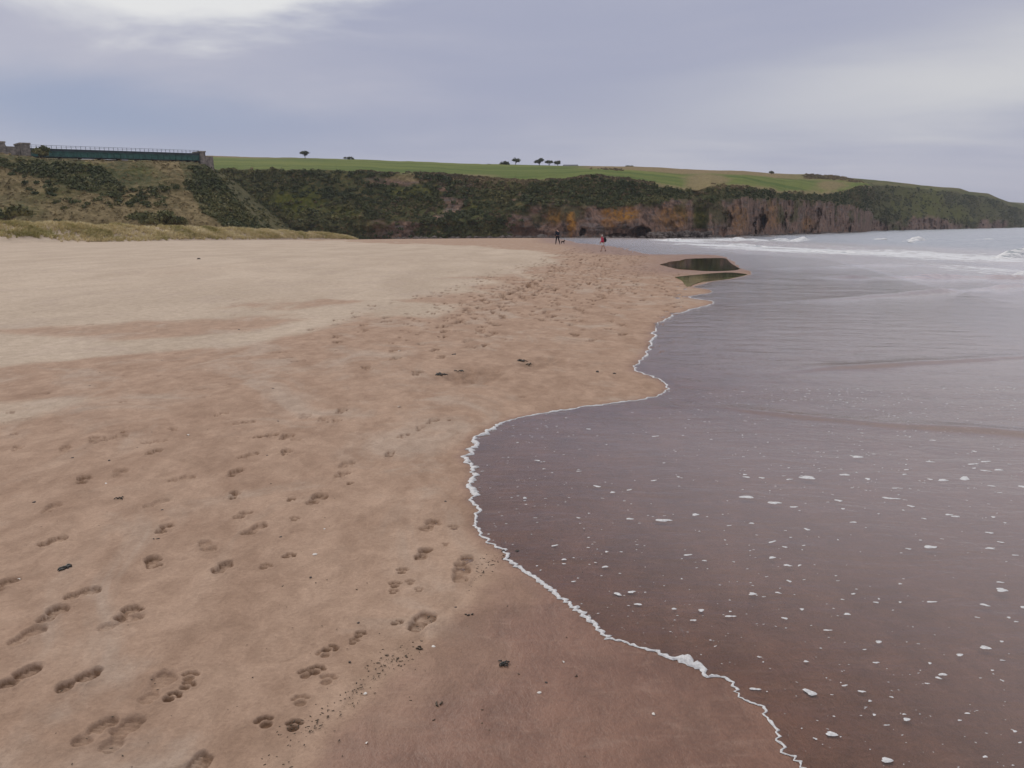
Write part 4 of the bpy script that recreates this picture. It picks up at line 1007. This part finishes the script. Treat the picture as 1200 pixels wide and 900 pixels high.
# ------------------------------------------------------------------ dune ridge and marram grass
FOOT = [(-260, 303), (-120, 294), (-40, 287.5), (0, 286), (30, 285), (60, 286.5), (95, 284), (150, 283), (200, 281.8), (300, 281.0), (360, 280.6), (414, 280.3)]
CREST = [(-260, 246), (-120, 252), (-40, 255), (0, 258), (60, 259.5), (150, 261.8), (250, 265), (330, 268.5), (380, 273), (400, 276.5), (416, 280.0)]
du = np.arange(-260, 414, 1.6); fv = np.interp(du, *zip(*FOOT)); cv = np.interp(du, *zip(*CREST))
FY_ = np.interp(du, [-260, 0, 100, 200, 300, 414], [84, 110, 124, 144, 170, 214])
nrw = 46; rowsV = []; tline = []
Pf = places(du, fv, FY_); Pf[:, 2] = beach(Pf[:, 0], Pf[:, 1])
wid_ = np.interp(du, [-260, 250, 414], [13, 12, 4])
Pc = places(du, cv, FY_ + wid_); Pc[:, 2] = np.maximum(Pc[:, 2] - 0.45 * sst(414, 330, du), Pf[:, 2] + 0.05)
for k in range(nrw):
    t = k / 30
    if t <= 1:
        e = sst(0, 1, np.array(t)) * 0.55 + 0.45 * t; q = Pf * (1 - t) + Pc * t; q[:, 2] = Pf[:, 2] - 0.12 + (Pc[:, 2] - Pf[:, 2] + 0.12) * e
    else:
        t2 = (k - 30) / 15; q = Pc + np.c_[0 * du, 14 * t2 + 0 * du, -(Pc[:, 2] - Pf[:, 2] + 1.0) * t2 ** 1.5]
    rowsV.append(q); tline.append(t)
DV = np.stack(rowsV); T_ = np.array(tline)[:, None] + 0 * du[None]
hm = fbm(DV[..., 0] * 0.35, DV[..., 1] * 0.3, 4)
DV[..., 2] += 0.45 * hm * sst(0.05, 0.4, T_) * sst(414, 300, du)[None] + 0.05 * hm
tag(np_mesh('dune', DV.reshape(-1, 3), grid_faces(nrw, len(du)), M['sand'], attrs=dict(damp=np.full(DV.shape[:2], 0.05), foot=np.zeros(DV.shape[:2]), wet=np.zeros(DV.shape[:2]))), 'low sandy dune ridge under pale marram grass', 'dune', kind='structure')
dsh = dict(V=DV)
ud = np.repeat(du[None], nrw, 0)
edge = 0.16 + 0.16 * fbm(DV[..., 0] * 0.16, 0 * T_ + 2, 3) + 0.10 * sst(120, 20, ud)
cov = sst(edge - 0.03, edge + 0.10, T_) * (T_ < 1.45) * (0.6 + sst(-0.45, 0.1, hm)) + 0.02 * (T_ > 0.04) * (T_ < 0.4) * sst(160, 60, ud)
root = scatter(dsh, cov, 12500, 51)
gr = np.random.default_rng(52); n = len(root); nbld = 15
ang = gr.uniform(0, 6.283, (n, nbld)); spread = gr.uniform(0.1, 0.75, (n, nbld)); hgt = gr.uniform(0.38, 0.85, (n, 1)) * gr.uniform(0.6, 1.15, (n, nbld))
lean = np.stack([np.cos(ang) * spread + 0.30, np.sin(ang) * spread, np.full((n, nbld), 1.0)], -1); lean /= np.linalg.norm(lean, axis=-1, keepdims=True)
b0 = root[:, None] + np.stack([np.cos(ang), np.sin(ang), 0 * ang - 0.3], -1) * gr.uniform(0.02, 0.22, (n, nbld, 1))
mid = b0 + lean * hgt[..., None] * 0.6; tip = mid + (lean * np.array([1.6, 1.6, 0.55])) * hgt[..., None] * 0.45
wv_ = np.stack([-np.sin(ang), np.cos(ang), 0 * ang], -1) * gr.uniform(0.014, 0.034, (n, nbld, 1))
Vg = np.stack([b0 - wv_, b0 + wv_, mid + wv_ * 0.8, mid - wv_ * 0.8, tip], 2).reshape(-1, 3)
ib = np.arange(n * nbld) * 5
gt = np.repeat(np.clip(0.5 + 0.38 * fbm(root[:, 0] * 0.22, root[:, 1] * 0.2, 3) * 1.6 + gr.normal(0, 0.12, n), 0, 1), nbld * 5)
tag(np_mesh('marram_grass', Vg, [np.stack([ib, ib + 1, ib + 2, ib + 3], 1), np.stack([ib + 3, ib + 2, ib + 4], 1)], M['marram'], smooth=False, attrs=dict(tint=gt)), 'pale straw and green marram grass covering the dune', 'grass', kind='stuff')

# ------------------------------------------------------------------ trees and single bushes
def tree(name, label, u, v0, Y, h, wdt, seed, group=None, trunk=0.35, mat='crown', lean=0.0, per=70, leaf=0.30, cat='tree'):
    p = place(u, v0, Y); o = empty(name, tuple(p)); r = random.Random(seed); mb = MB()
    trunk *= 0.8; top = h * trunk; r0_ = 0.045 * h
    mb.tube([(0, 0, -0.8), (0.02 * h + lean * 0.3, 0, top * 0.6), (lean, 0, top + 0.2 * h)], [r0_ * 1.3, r0_, r0_ * 0.5], 7)
    lobes_ = []
    for k in range(7):
        a = k * 2.4 + r.uniform(-.4, .4); q = r.uniform(0.35, 0.75) * wdt * 0.5; z = top + (h - top) * (r.uniform(0.25, 0.75) if trunk > 0.12 else r.uniform(0.02, 0.45))
        c = Vector((lean + q * math.cos(a), q * math.sin(a), z)); lobes_.append((c, r.uniform(0.42, 0.60) * min(wdt, (h - top) * 1.4)))
        mb.tube([(lean * 0.7, 0, top * 0.75), tuple((Vector((lean, 0, top)) + c) / 2), tuple(c)], [r0_ * 0.5, r0_ * 0.35, r0_ * 0.15], 5)
    mb.build('trunk', M['bark'], o, True)
    V, Fq, tint = leaf_cloud(np.array([c[:] for c, _ in lobes_]), np.array([q for _, q in lobes_]), per, leaf, seed, 0.85)
    np_mesh('crown', V, Fq, M[mat], o, smooth=False, attrs=dict(tint=tint))
    return tag(o, label, cat, group)
Yt = 575
tree('hawthorn_tree', 'round dark tree standing alone above the green field by the bridge', 357.5, 185.0, Yt, 4.0, 6.2, 1, 'trees on the skyline')
tree('hawthorn_tree', 'long low flat-topped bush between the lone field tree and the farm', 408.5, 186.8, Yt, 2.4, 8.5, 2, 'trees on the skyline', 0.1)
tree('hawthorn_tree', 'squat bush at the foot of the leaning skyline tree', 592, 194.2, Yt, 3.4, 6.5, 3, 'trees on the skyline', 0.15)
tree('hawthorn_tree', 'windswept leaning tree beside the squat skyline bush', 603.5, 194.0, Yt, 4.3, 5.6, 4, 'trees on the skyline', 0.45, lean=0.8)
tree('hawthorn_tree', 'tallest umbrella-shaped tree of the skyline trio near the barn', 632, 194.8, Yt, 4.9, 6.0, 5, 'trees on the skyline', 0.42)
tree('hawthorn_tree', 'middle tree of the skyline trio near the barn', 643.5, 195.2, Yt, 3.9, 5.2, 6, 'trees on the skyline', 0.38)
tree('hawthorn_tree', 'slimmest tree of the skyline trio, next to the barn', 653.5, 195.4, Yt, 3.7, 4.0, 7, 'trees on the skyline', 0.42)
tree('hawthorn_tree', 'tiny low bush on the field edge before the leaning tree', 573.5, 194.4, Yt, 1.6, 5.0, 8, 'trees on the skyline', 0.1)
tree('hawthorn_tree', 'low dark bush alone on the tan field skyline', 737, 196.6, Yt, 2.0, 7.0, 9, 'trees on the skyline', 0.1)
tree('hawthorn_tree', 'small lone bush on the skyline above the sea cave', 904, 204.6, 610, 2.3, 3.2, 10, 'trees on the skyline', 0.2)
tree('gorse_bush', 'large rounded dark gorse bush at the foot of the bridge hillside', 183, 264, 206, 4.6, 10, 11, None, 0.1, 'gorse', per=170, leaf=0.22, cat='bush')
tree('gorse_bush', 'smaller dark gorse bush leaning on the big rounded one', 206, 264.5, 208, 3.0, 6, 12, None, 0.1, 'gorse', per=120, leaf=0.22, cat='bush')
tree('gorse_bush', 'broad dark gorse bush rising over the dune crest', 6, 262, 195, 5.2, 13, 13, None, 0.1, 'gorse', per=200, leaf=0.22, cat='bush')
tree('elder_tree', 'olive green tree beside the stone bridge pillar', 50, 189, 256, 4.4, 4.2, 14, None, 0.2, 'gorse', per=90, leaf=0.22)
tree('elder_tree', 'dark tree at the outer end of the bridge parapet', -1, 182, 258, 3.8, 4.6, 15, None, 0.25, 'gorse', per=90, leaf=0.22)

# ------------------------------------------------------------------ barn
bp_ = place(669.5, 198.6, 560); barn = empty('barn', tuple(bp_), 0.12)
MB().box(-4.6, 4.6, 0, 5.0, -1.0, 1.7).build('wall', M['stone'], barn)
rf = MB(); rf.v = [(-4.9, -0.3, 1.65), (4.9, -0.3, 1.65), (4.9, 5.3, 1.65), (-4.9, 5.3, 1.65), (-4.9, 2.5, 3.3), (4.9, 2.5, 3.3)]
rf.f = [[0, 1, 5, 4], [2, 3, 4, 5], [0, 4, 3], [1, 2, 5], [0, 3, 2, 1]]; rf.build('roof', M['slate'], barn)
MB().box(-4.3, -2.6, -0.08, -0.003, -0.9, 1.4).build('door', M['dark_glass'], barn)
MB().box(1.0, 2.0, -0.06, -0.003, 0.3, 1.1).build('window', M['dark_glass'], barn)
tag(barn, 'low grey stone barn with slate roof beside the skyline trees', 'barn')

# ------------------------------------------------------------------ railway bridge
A = place(36, 183.5, 262); B = place(234, 188.5, 300)
zt_a, zt_b = place(36, 171.5, 262)[2], place(234, 181.5, 300)[2]
Lb = math.hypot(B[0] - A[0], B[1] - A[1]); rz = math.atan2(B[1] - A[1], B[0] - A[0])
zb_ = (A[2] + B[2]) / 2 ; zt = (zt_a + zt_b) / 2; hb_ = zt - zb_
bridge = empty('railway_bridge', (A[0], A[1], A[2]), rz)
tilt = math.asin((B[2] - A[2]) / Lb); bridge.rotation_euler = (0, -tilt, rz)
hg = ((zt_a - A[2]) + (zt_b - B[2])) / 2
MB().box(0, Lb, -0.06, 0.06, 0.16, hg * 0.66).build('girder', M['green_paint'], bridge)
MB().box(0, Lb, 3.9, 4.02, 0.16, hg * 0.66).build('girder', M['green_paint'], bridge)
for y0 in (0.0, 3.96):
    MB().box(0, Lb, y0 - 0.28, y0 + 0.28, 0.02, 0.16).build('flange', M['dark_paint'], bridge)
    MB().box(0, Lb, y0 - 0.30, y0 + 0.30, hg * 0.66, hg * 0.66 + 0.14).build('flange', M['green_paint'], bridge)
npan = 26
for k in range(npan + 1):
    x = 0.25 + (Lb - 0.5) * k / npan
    MB().box(x - 0.07, x + 0.07, -0.24, -0.063, 0.163, hg * 0.66 - 0.003).build('stiffener', M['green_paint'], bridge)
MB().box(0, Lb, -0.34, 4.3, hg * 0.66 + 0.143, hg * 0.66 + 0.34).build('deck', M['dark_paint'], bridge)
for y0 in (-0.30, 4.2):
    MB().box(0, Lb, y0, y0 + 0.06, hg * 0.66 + 0.343, hg).build('parapet', M['dark_paint'], bridge)
npost = 38
rail = MB().tube([(0, -0.27, hg + 0.95), (Lb, -0.27, hg + 0.95)], 0.045, 6).build('handrail', M['dark_paint'], bridge)
MB().tube([(0, -0.27, hg + 0.5), (Lb, -0.27, hg + 0.5)], 0.03, 6).build('handrail', M['dark_paint'], bridge)
for k in range(npost):
    x = 0.4 + (Lb - 0.8) * k / (npost - 1)
    MB().box(x - 0.05, x + 0.05, -0.31, -0.22, hg, hg + 1.0).build('post', M['dark_paint'], bridge)
for k in range(9):
    x = Lb * (k + 0.5) / 9
    MB().box(x - 0.12, x + 0.12, 0.1, 3.86, -0.25, 0.3).build('cross_beam', M['rust'], bridge)
def pillar(x0, x1, z0, z1, name='pillar', yy=(-0.9, 4.9)):
    q = MB().box(x0, x1, yy[0], yy[1], z0, z1).build(name, M['stone'], bridge)
    MB().box(x0 - 0.2, x1 + 0.2, yy[0] - 0.2, yy[1] + 0.2, z1 + 0.002, z1 + 0.45).build('coping', M['paving'], q)
pillar(-2.7, -0.05, -3.0, hg + 1.0)
pillar(Lb + 0.05, Lb + 1.9, -6.0, hg + 0.35)
pillar(-8.3, -6.8, -4.0, hg + 1.2)
wl = MB().box(-6.75, -2.75, -0.2, 0.25, -3.0, hg + 0.3).build('approach_parapet', M['stone'], bridge)
MB().box(Lb + 1.95, Lb + 5.0, -0.2, 0.25, -4.0, hg - 0.9).build('approach_parapet', M['stone'], bridge)
tag(bridge, 'green steel girder railway bridge with stone pillars above the hillside', 'bridge')

# ------------------------------------------------------------------ people and dog
def skin_obj(name, pts, edges, mat, parent, sub=2):
    me = bpy.data.meshes.new(name); me.from_pydata([p[:3] for p in pts], edges, []); me.update(); me.materials.append(mat)
    o = bpy.data.objects.new(name, me); C.objects.link(o); o.parent = parent
    sk = o.modifiers.new('skin', 'SKIN'); sk.use_smooth_shade = True
    lay = me.skin_vertices[0] if len(me.skin_vertices) else None
    if lay is None:
        bm = bmesh.new(); bm.from_mesh(me); bm.verts.layers.skin.verify(); bm.to_mesh(me); bm.free(); lay = me.skin_vertices[0]
    for i, p in enumerate(pts):
        r = p[3]; lay.data[i].radius = r if isinstance(r, tuple) else (r, r); lay.data[i].use_root = (i == 0)
    sb = o.modifiers.new('sub', 'SUBSURF'); sb.levels = sub; sb.render_levels = sub
    return o
def person(loc, rz, h, label, top, legs, hair, pack=None, stride=0.25, lean=0.05, bare=False, bulk=1.0):
    """a walker facing local +Y; one continuous body with clothing over it"""
    o = empty('person', loc, rz); k = h / 1.75
    def S(L): return [tuple(c * k for c in p[:3]) + ((p[3] * k) if not isinstance(p[3], tuple) else tuple(c * k for c in p[3]),) for p in L]
    st = stride; ln = lean
    P = [(0, 0, 0.95, (0.15, 0.105)), (0, ln * .4, 1.15, (0.135, 0.095)), (0, ln * .8, 1.36, (0.155, 0.10)), (0, ln, 1.47, 0.06), (0, ln + .01, 1.54, 0.055), (0, ln + .025, 1.63, (0.078, 0.095)), (0, ln + .03, 1.71, (0.07, 0.085)),
         (-0.09, 0.02, 0.90, 0.085), (-0.095, st * .55, 0.50, 0.058), (-0.095, st * .8, 0.10, 0.04), (-0.10, st * .8 + .14, 0.03, 0.035),
         (0.09, 0, 0.90, 0.085), (0.095, -st * .25, 0.50, 0.058), (0.095, -st * 1.1, 0.12, 0.04), (0.10, -st * 1.1 + .13, 0.035, 0.035),
         (-0.19, ln, 1.41, 0.055), (-0.24, ln - .06, 1.14, 0.043), (-0.23, ln + .10, 0.92, 0.032), (-0.225, ln + .15, 0.86, (0.022, 0.035)),
         (0.19, ln, 1.41, 0.055), (0.24, ln + .04, 1.14, 0.043), (0.23, ln + .20, 0.95, 0.032), (0.225, ln + .25, 0.90, (0.022, 0.035)), (0, ln + .125, 1.625, 0.018)]
    E = [(0, 1), (1, 2), (2, 3), (3, 4), (4, 5), (5, 6), (0, 7), (7, 8), (8, 9), (9, 10), (0, 11), (11, 12), (12, 13), (13, 14), (2, 15), (15, 16), (16, 17), (17, 18), (2, 19), (19, 20), (20, 21), (21, 22), (5, 23)]
    for hand in (18, 22):
        hx, hy, hz_ = P[hand][:3]; sg = -1 if hx < 0 else 1
        for f in range(4):
            P.append((hx - sg * 0.004, hy + 0.028 - 0.018 * f, hz_ - 0.05, 0.009)); E.append((hand, len(P) - 1))
            P.append((hx - sg * 0.016, hy + 0.03 - 0.02 * f, hz_ - 0.085 - (0.01 if f in (1, 2) else 0), 0.008)); E.append((len(P) - 2, len(P) - 1))
        P.append((hx - sg * 0.02, hy + 0.05, hz_ - 0.01, 0.010)); E.append((hand, len(P) - 1)); P.append((hx - sg * 0.03, hy + 0.06, hz_ - 0.04, 0.009)); E.append((len(P) - 2, len(P) - 1))
    skin_obj('body', S(P), E, M['skin'], o)
    J = [(0, 0, 0.90, (0.185, 0.14)), (0, ln * .4, 1.15, (0.165, 0.125)), (0, ln * .8, 1.37, (0.18, 0.125)), (0, ln, 1.48, 0.075), (-0.20, ln, 1.41, 0.075), (-0.24, ln - .06, 1.14, 0.06), (-0.23, ln + .09, 0.94, 0.048), (0.20, ln, 1.41, 0.075), (0.24, ln + .04, 1.14, 0.06), (0.23, ln + .19, 0.97, 0.048)]
    J = [q_[:3] + ((q_[3][0] * bulk, q_[3][1] * bulk) if isinstance(q_[3], tuple) else q_[3] * bulk,) for q_ in J]
    skin_obj('jacket', S(J), [(0, 1), (1, 2), (2, 3), (2, 4), (4, 5), (5, 6), (2, 7), (7, 8), (8, 9)], top, o)
    if bare: T = [(0, 0, 0.96, (0.165, 0.12)), (-0.09, 0.02, 0.86, 0.11), (-0.095, st * .45, 0.58, 0.09), (0.09, 0, 0.86, 0.11), (0.095, -st * .2, 0.58, 0.09)]; E2 = [(0, 1), (1, 2), (0, 3), (3, 4)]
    else: T = [(0, 0, 0.96, (0.165, 0.12)), (-0.09, 0.02, 0.88, 0.105), (-0.095, st * .55, 0.50, 0.075), (-0.095, st * .8, 0.10, 0.062), (0.09, 0, 0.88, 0.105), (0.095, -st * .25, 0.50, 0.075), (0.095, -st * 1.1, 0.12, 0.062)]; E2 = [(0, 1), (1, 2), (2, 3), (0, 4), (4, 5), (5, 6)]
    skin_obj('shorts' if bare else 'trousers', S(T), E2, legs, o)
    for a, b in ((9, 10), (13, 14)):
        p, q = P[a], P[b]; skin_obj('shoe', S([(p[0], p[1] - 0.03, max(p[2] - 0.05, 0.045), 0.05), (q[0], q[1] + .02, q[2] + .012, 0.042)]), [(0, 1)], M['black'], o, 2)
    skin_obj('hair', S([(0, ln - .01, 1.62, (0.085, 0.09)), (0, ln + .005, 1.70, (0.088, 0.095)), (0, ln + .02, 1.735, (0.07, 0.07))]), [(0, 1), (1, 2)], hair, o)
    for sx in (-1, 1): skin_obj('eye', S([(sx * .03, ln + .112, 1.65, 0.010), (sx * .03, ln + .116, 1.65, 0.010)]), [(0, 1)], M['black'], o, 1)
    if pack is not None:
        skin_obj('backpack', S([(0, ln - .30, 0.95, (0.19, 0.16)), (0, ln - .34, 1.20, (0.21, 0.19)), (0, ln - .26, 1.47, (0.17, 0.13))]), [(0, 1), (1, 2)], pack, o)
    return tag(o, label, 'person')
p = spot(653.5, 286.3); g1 = p
person(tuple(p), 0.5, 1.80 * p[1] / 97, 'person in dark navy clothes walking on the sand towards the cliff', M['navy'], M['black'], M['black'], stride=0.30)
d_ = empty('dog', (p[0] + 0.75, p[1] + 3.0, ground_z(p[0] + 0.75, p[1] + 3.0)), -0.9)
skin_obj('body', [(0, -0.28, 0.50, (0.085, 0.10)), (0, 0.0, 0.49, (0.09, 0.10)), (0, 0.28, 0.50, (0.10, 0.14)), (0, 0.42, 0.62, 0.075), (0, 0.52, 0.72, 0.075), (0, 0.66, 0.69, 0.035),
    (-0.08, 0.30, 0.30, 0.042), (-0.08, 0.28, 0.15, 0.028), (-0.08, 0.31, 0.03, 0.03), (0.08, 0.30, 0.30, 0.042), (0.08, 0.36, 0.16, 0.028), (0.08, 0.40, 0.03, 0.03),
    (-0.08, -0.26, 0.33, 0.06), (-0.08, -0.36, 0.19, 0.03), (-0.08, -0.33, 0.03, 0.03), (0.08, -0.28, 0.33, 0.06), (0.08, -0.40, 0.19, 0.03), (0.08, -0.38, 0.03, 0.03), (0, -0.42, 0.58, 0.03), (0, -0.60, 0.68, 0.018),
    (-0.05, 0.50, 0.82, 0.02), (0.05, 0.50, 0.82, 0.02)],
    [(0, 1), (1, 2), (2, 3), (3, 4), (4, 5), (2, 6), (6, 7), (7, 8), (2, 9), (9, 10), (10, 11), (0, 12), (12, 13), (13, 14), (0, 15), (15, 16), (16, 17), (0, 18), (18, 19), (4, 20), (4, 21)], M['fur'], d_)
d_.scale = (0.55, 0.55, 0.55)
tag(d_, 'small dark dog beside the walker in navy', 'dog')
p = spot(707, 294.6)
person(tuple(p), 1.35, 1.68 * p[1] / 85, 'person in pink red jacket carrying a black backpack at the water', M['red'], M['white'], M['white'], M['black'], stride=0.24, lean=0.14, bare=True, bulk=1.3)

# ------------------------------------------------------------------ wrack, pebbles and shells on the sand
def wrack(u, v, wpx, label, seed, mat='weed', n=9, flat=0.25):
    p = spot(u, v); R = wpx * p[1] / F * 0.5; r = random.Random(seed); mb = MB()
    for k in range(n):
        a = r.uniform(0, 6.28); x, y = r.gauss(0, .35) * R, r.gauss(0, .25) * R; pts = []; L = R * r.uniform(0.5, 1.1)
        for s_ in range(6):
            pts.append((x, y, 0.003 + R * flat * math.sin(math.pi * min(1, s_ / 5)) * r.uniform(0.3, 1.0)))
            a += r.gauss(0, .5); x += math.cos(a) * L / 5; y += math.sin(a) * L / 5
        w0 = max(0.003, R * 0.09)
        mb.tube(pts, [w0 * 0.6, w0, w0 * 1.1, w0, w0 * 0.9, w0 * 0.3], 5)
    o = mb.build('seaweed', M[mat], None, True); o.location = (p[0], p[1], ground_z(p[0], p[1]) + 0.0)
    return tag(o, label, 'seaweed')
wrack(516, 440, 15, 'black clump of seaweed beside a patch of dug sand', 1, n=14, flat=0.4)
wrack(539, 435.5, 13, 'thin flat black seaweed frond behind the black clump', 2, n=7, flat=0.25)
wrack(610, 424, 12, 'dark knotted seaweed with a trailing brown stalk', 3, 'weed', 12, 0.5)
wrack(618, 427, 18, 'brown seaweed stalk lying beside the knotted clump', 4, 'weed_brown', 4, 0.1)
wrack(532, 416, 9, 'small dark tuft of seaweed on the trampled sand', 5, n=7)
wrack(76, 666, 24, 'spread-out scrap of black seaweed on the smooth sand', 6, n=10, flat=0.14)
wrack(141, 585, 10, 'tiny black peaked seaweed scrap among the footprints', 7, n=8, flat=0.5)
wrack(590, 779, 15, 'dark round seaweed tuft on the wet swash sand', 8, n=12, flat=0.4)
wrack(513, 828, 18, 'slender dark seaweed strand lying on the wet sand', 9, 'weed_brown', 3, 0.1)
wrack(494, 761, 16, 'short dark strand of weed on the tide line', 10, 'weed_brown', 3, 0.1)
wrack(550, 721, 9, 'small dark weed scrap just inside the swash mark', 11, n=4)
wrack(183, 632, 10, 'little dark stick of weed below a deep footprint', 12, n=2, flat=0.15)
pr_ = random.Random(3)
rocks = [rock_mesh(100 + i, 2) for i in range(4)]
rme = []
for V, Fc in rocks:
    o = np_mesh('pebble', V, Fc, M['pebble']); rme.append(o.data); bpy.data.objects.remove(o)
for (u, v, s_) in [(111, 522, 4), (128, 540, 4), (85, 537, 4), (190, 598, 4), (364, 677, 4), (329, 630, 5), (313, 534, 3), (326, 494, 3), (178, 507, 3), (117, 500, 4), (105, 453, 4), (190, 424, 5), (203, 424, 4), (117, 437, 3),
    (320, 456, 4), (420, 730, 4), (410, 776, 4), (640, 800, 4), (280, 387, 4), (233, 304, 5), (700, 436, 5), (40, 589, 5), (720, 438, 4), (534, 712, 4), (83, 818, 4), (45, 815, 3), (522, 588, 4), (590, 646, 6), (606, 646, 6)]:
    p = spot(u, v); r = s_ * p[1] / F * 0.5
    o = bpy.data.objects.new('pebble', pr_.choice(rme)); C.objects.link(o); o.location = (p[0], p[1], ground_z(p[0], p[1]) + r * 0.15); o.scale = (r * 1.2, r, r * 0.8); o.rotation_euler = (0, 0, pr_.uniform(0, 6))
    if v < 460: tag(o, 'small dark pebble on the pale sand beyond the footprints', 'pebble', 'pebbles on the pale sand')
    elif abs(v - 646) < 2: tag(o, 'dark pebble washed by the foam at the edge of the swash', 'pebble', 'pebbles in the foam edge')
    elif u > 400: tag(o, 'small dark pebble beside the paw prints near the swash mark', 'pebble', 'pebbles near the swash mark')
    else: tag(o, 'small dark pebble among the footprints on damp sand', 'pebble', 'pebbles among the footprints')
def shell_mesh():
    V = []; Fq = []; n, m = 9, 5
    for i in range(m):
        for j in range(n):
            a = math.pi * (j / (n - 1)) ; q = (i / (m - 1)); rr_ = q * (1 + 0.05 * math.cos(j * 3.14))
            V.append((rr_ * math.cos(a), rr_ * math.sin(a) * 1.1 - 0.3, 0.42 * math.sqrt(max(0, 1 - q * q)) * (0.9 + 0.1 * (j % 2))))
    for i in range(m - 1):
        for j in range(n - 1): Fq.append((i * n + j, i * n + j + 1, (i + 1) * n + j + 1, (i + 1) * n + j))
    return np.array(V), np.array(Fq)
so = np_mesh('shell', *shell_mesh(), M['shell']); sme = so.data; bpy.data.objects.remove(so)
for (u, v, s_) in [(220, 510, 4), (369, 650, 5), (428, 813, 5), (430, 871, 4), (660, 776, 4), (632, 812, 5), (766, 837, 5), (240, 423, 5), (124, 567, 4), (22, 679, 4), (468, 477, 4), (380, 620, 3), (508, 758, 5), (468, 412, 5)]:
    p = spot(u, v); r = s_ * p[1] / F * 0.6
    o = bpy.data.objects.new('shell', sme); C.objects.link(o); o.location = (p[0], p[1], ground_z(p[0], p[1]) + 0.0015); o.scale = (r, r, r); o.rotation_euler = (0, 0, pr_.uniform(0, 6))
    if u > 500 and v > 700: tag(o, 'small white shell on the dark wet swash sand', 'shell', 'shells on the wet sand')
    elif v < 500: tag(o, 'small white shell on the paler trampled sand', 'shell', 'shells on the pale sand')
    else: tag(o, 'small white shell lying among the footprints', 'shell', 'shells among the footprints')
# crumbs of weed and grit stranded along the swash mark
Vd, Fd, nb = [], [], 0; dr_ = random.Random(8)
for k in range(620):
    q = SWL[min(len(SWL) - 1, int(dr_.random() * len(SWL)))]; q2 = SWL[min(len(SWL) - 1, int(dr_.random() * len(SWL)) )]
    if k < 430: t = dr_.random(); i = dr_.randrange(len(SWL) - 1); x, y = SWL[i] * (1 - t) + SWL[i + 1] * t; x += dr_.gauss(0, .03); y += dr_.gauss(0, .03)
    else: p = spot(dr_.uniform(0, 700), 500 + 400 * dr_.random()); x, y = p[0], p[1]
    if y < 1.5: continue
    V, Fc = rks[dr_.randrange(5)]; r = dr_.uniform(0.0015, 0.005) * (0.6 + y / 9); a = dr_.uniform(0, 6.3)
    Rm = np.array([[math.cos(a), -math.sin(a), 0], [math.sin(a), math.cos(a), 0], [0, 0, 1]])
    Vd.append((V * np.array([dr_.uniform(1, 2.6), 0.8, 0.6])) @ Rm.T * r + np.array([x, y, ground_z(x, y) + r * 0.3])); Fd.append(Fc + nb); nb += len(V)
tag(np_mesh('tide_debris', np.vstack(Vd), np.vstack(Fd), M['weed_brown']), 'fine dark crumbs stranded along the swash mark', 'debris', kind='stuff')

# ------------------------------------------------------------------ sea air
hm_, ht = newmat('haze')
pv = ht.n('ShaderNodeVolumePrincipled'); pv.inputs['Color'].default_value = (0.80, 0.84, 0.93, 1); pv.inputs['Density'].default_value = HAZE; pv.inputs['Anisotropy'].default_value = 0.0
ho = ht.n('ShaderNodeOutputMaterial'); ht.l(pv.outputs[0], ho.inputs['Volume'])
hb0 = MB().box(-28000, 28000, -60, 9000, -8.0, 75.0).build('haze', hm_)
tag(hb0, 'thin pale sea haze filling the air of the bay', 'haze', kind='stuff')
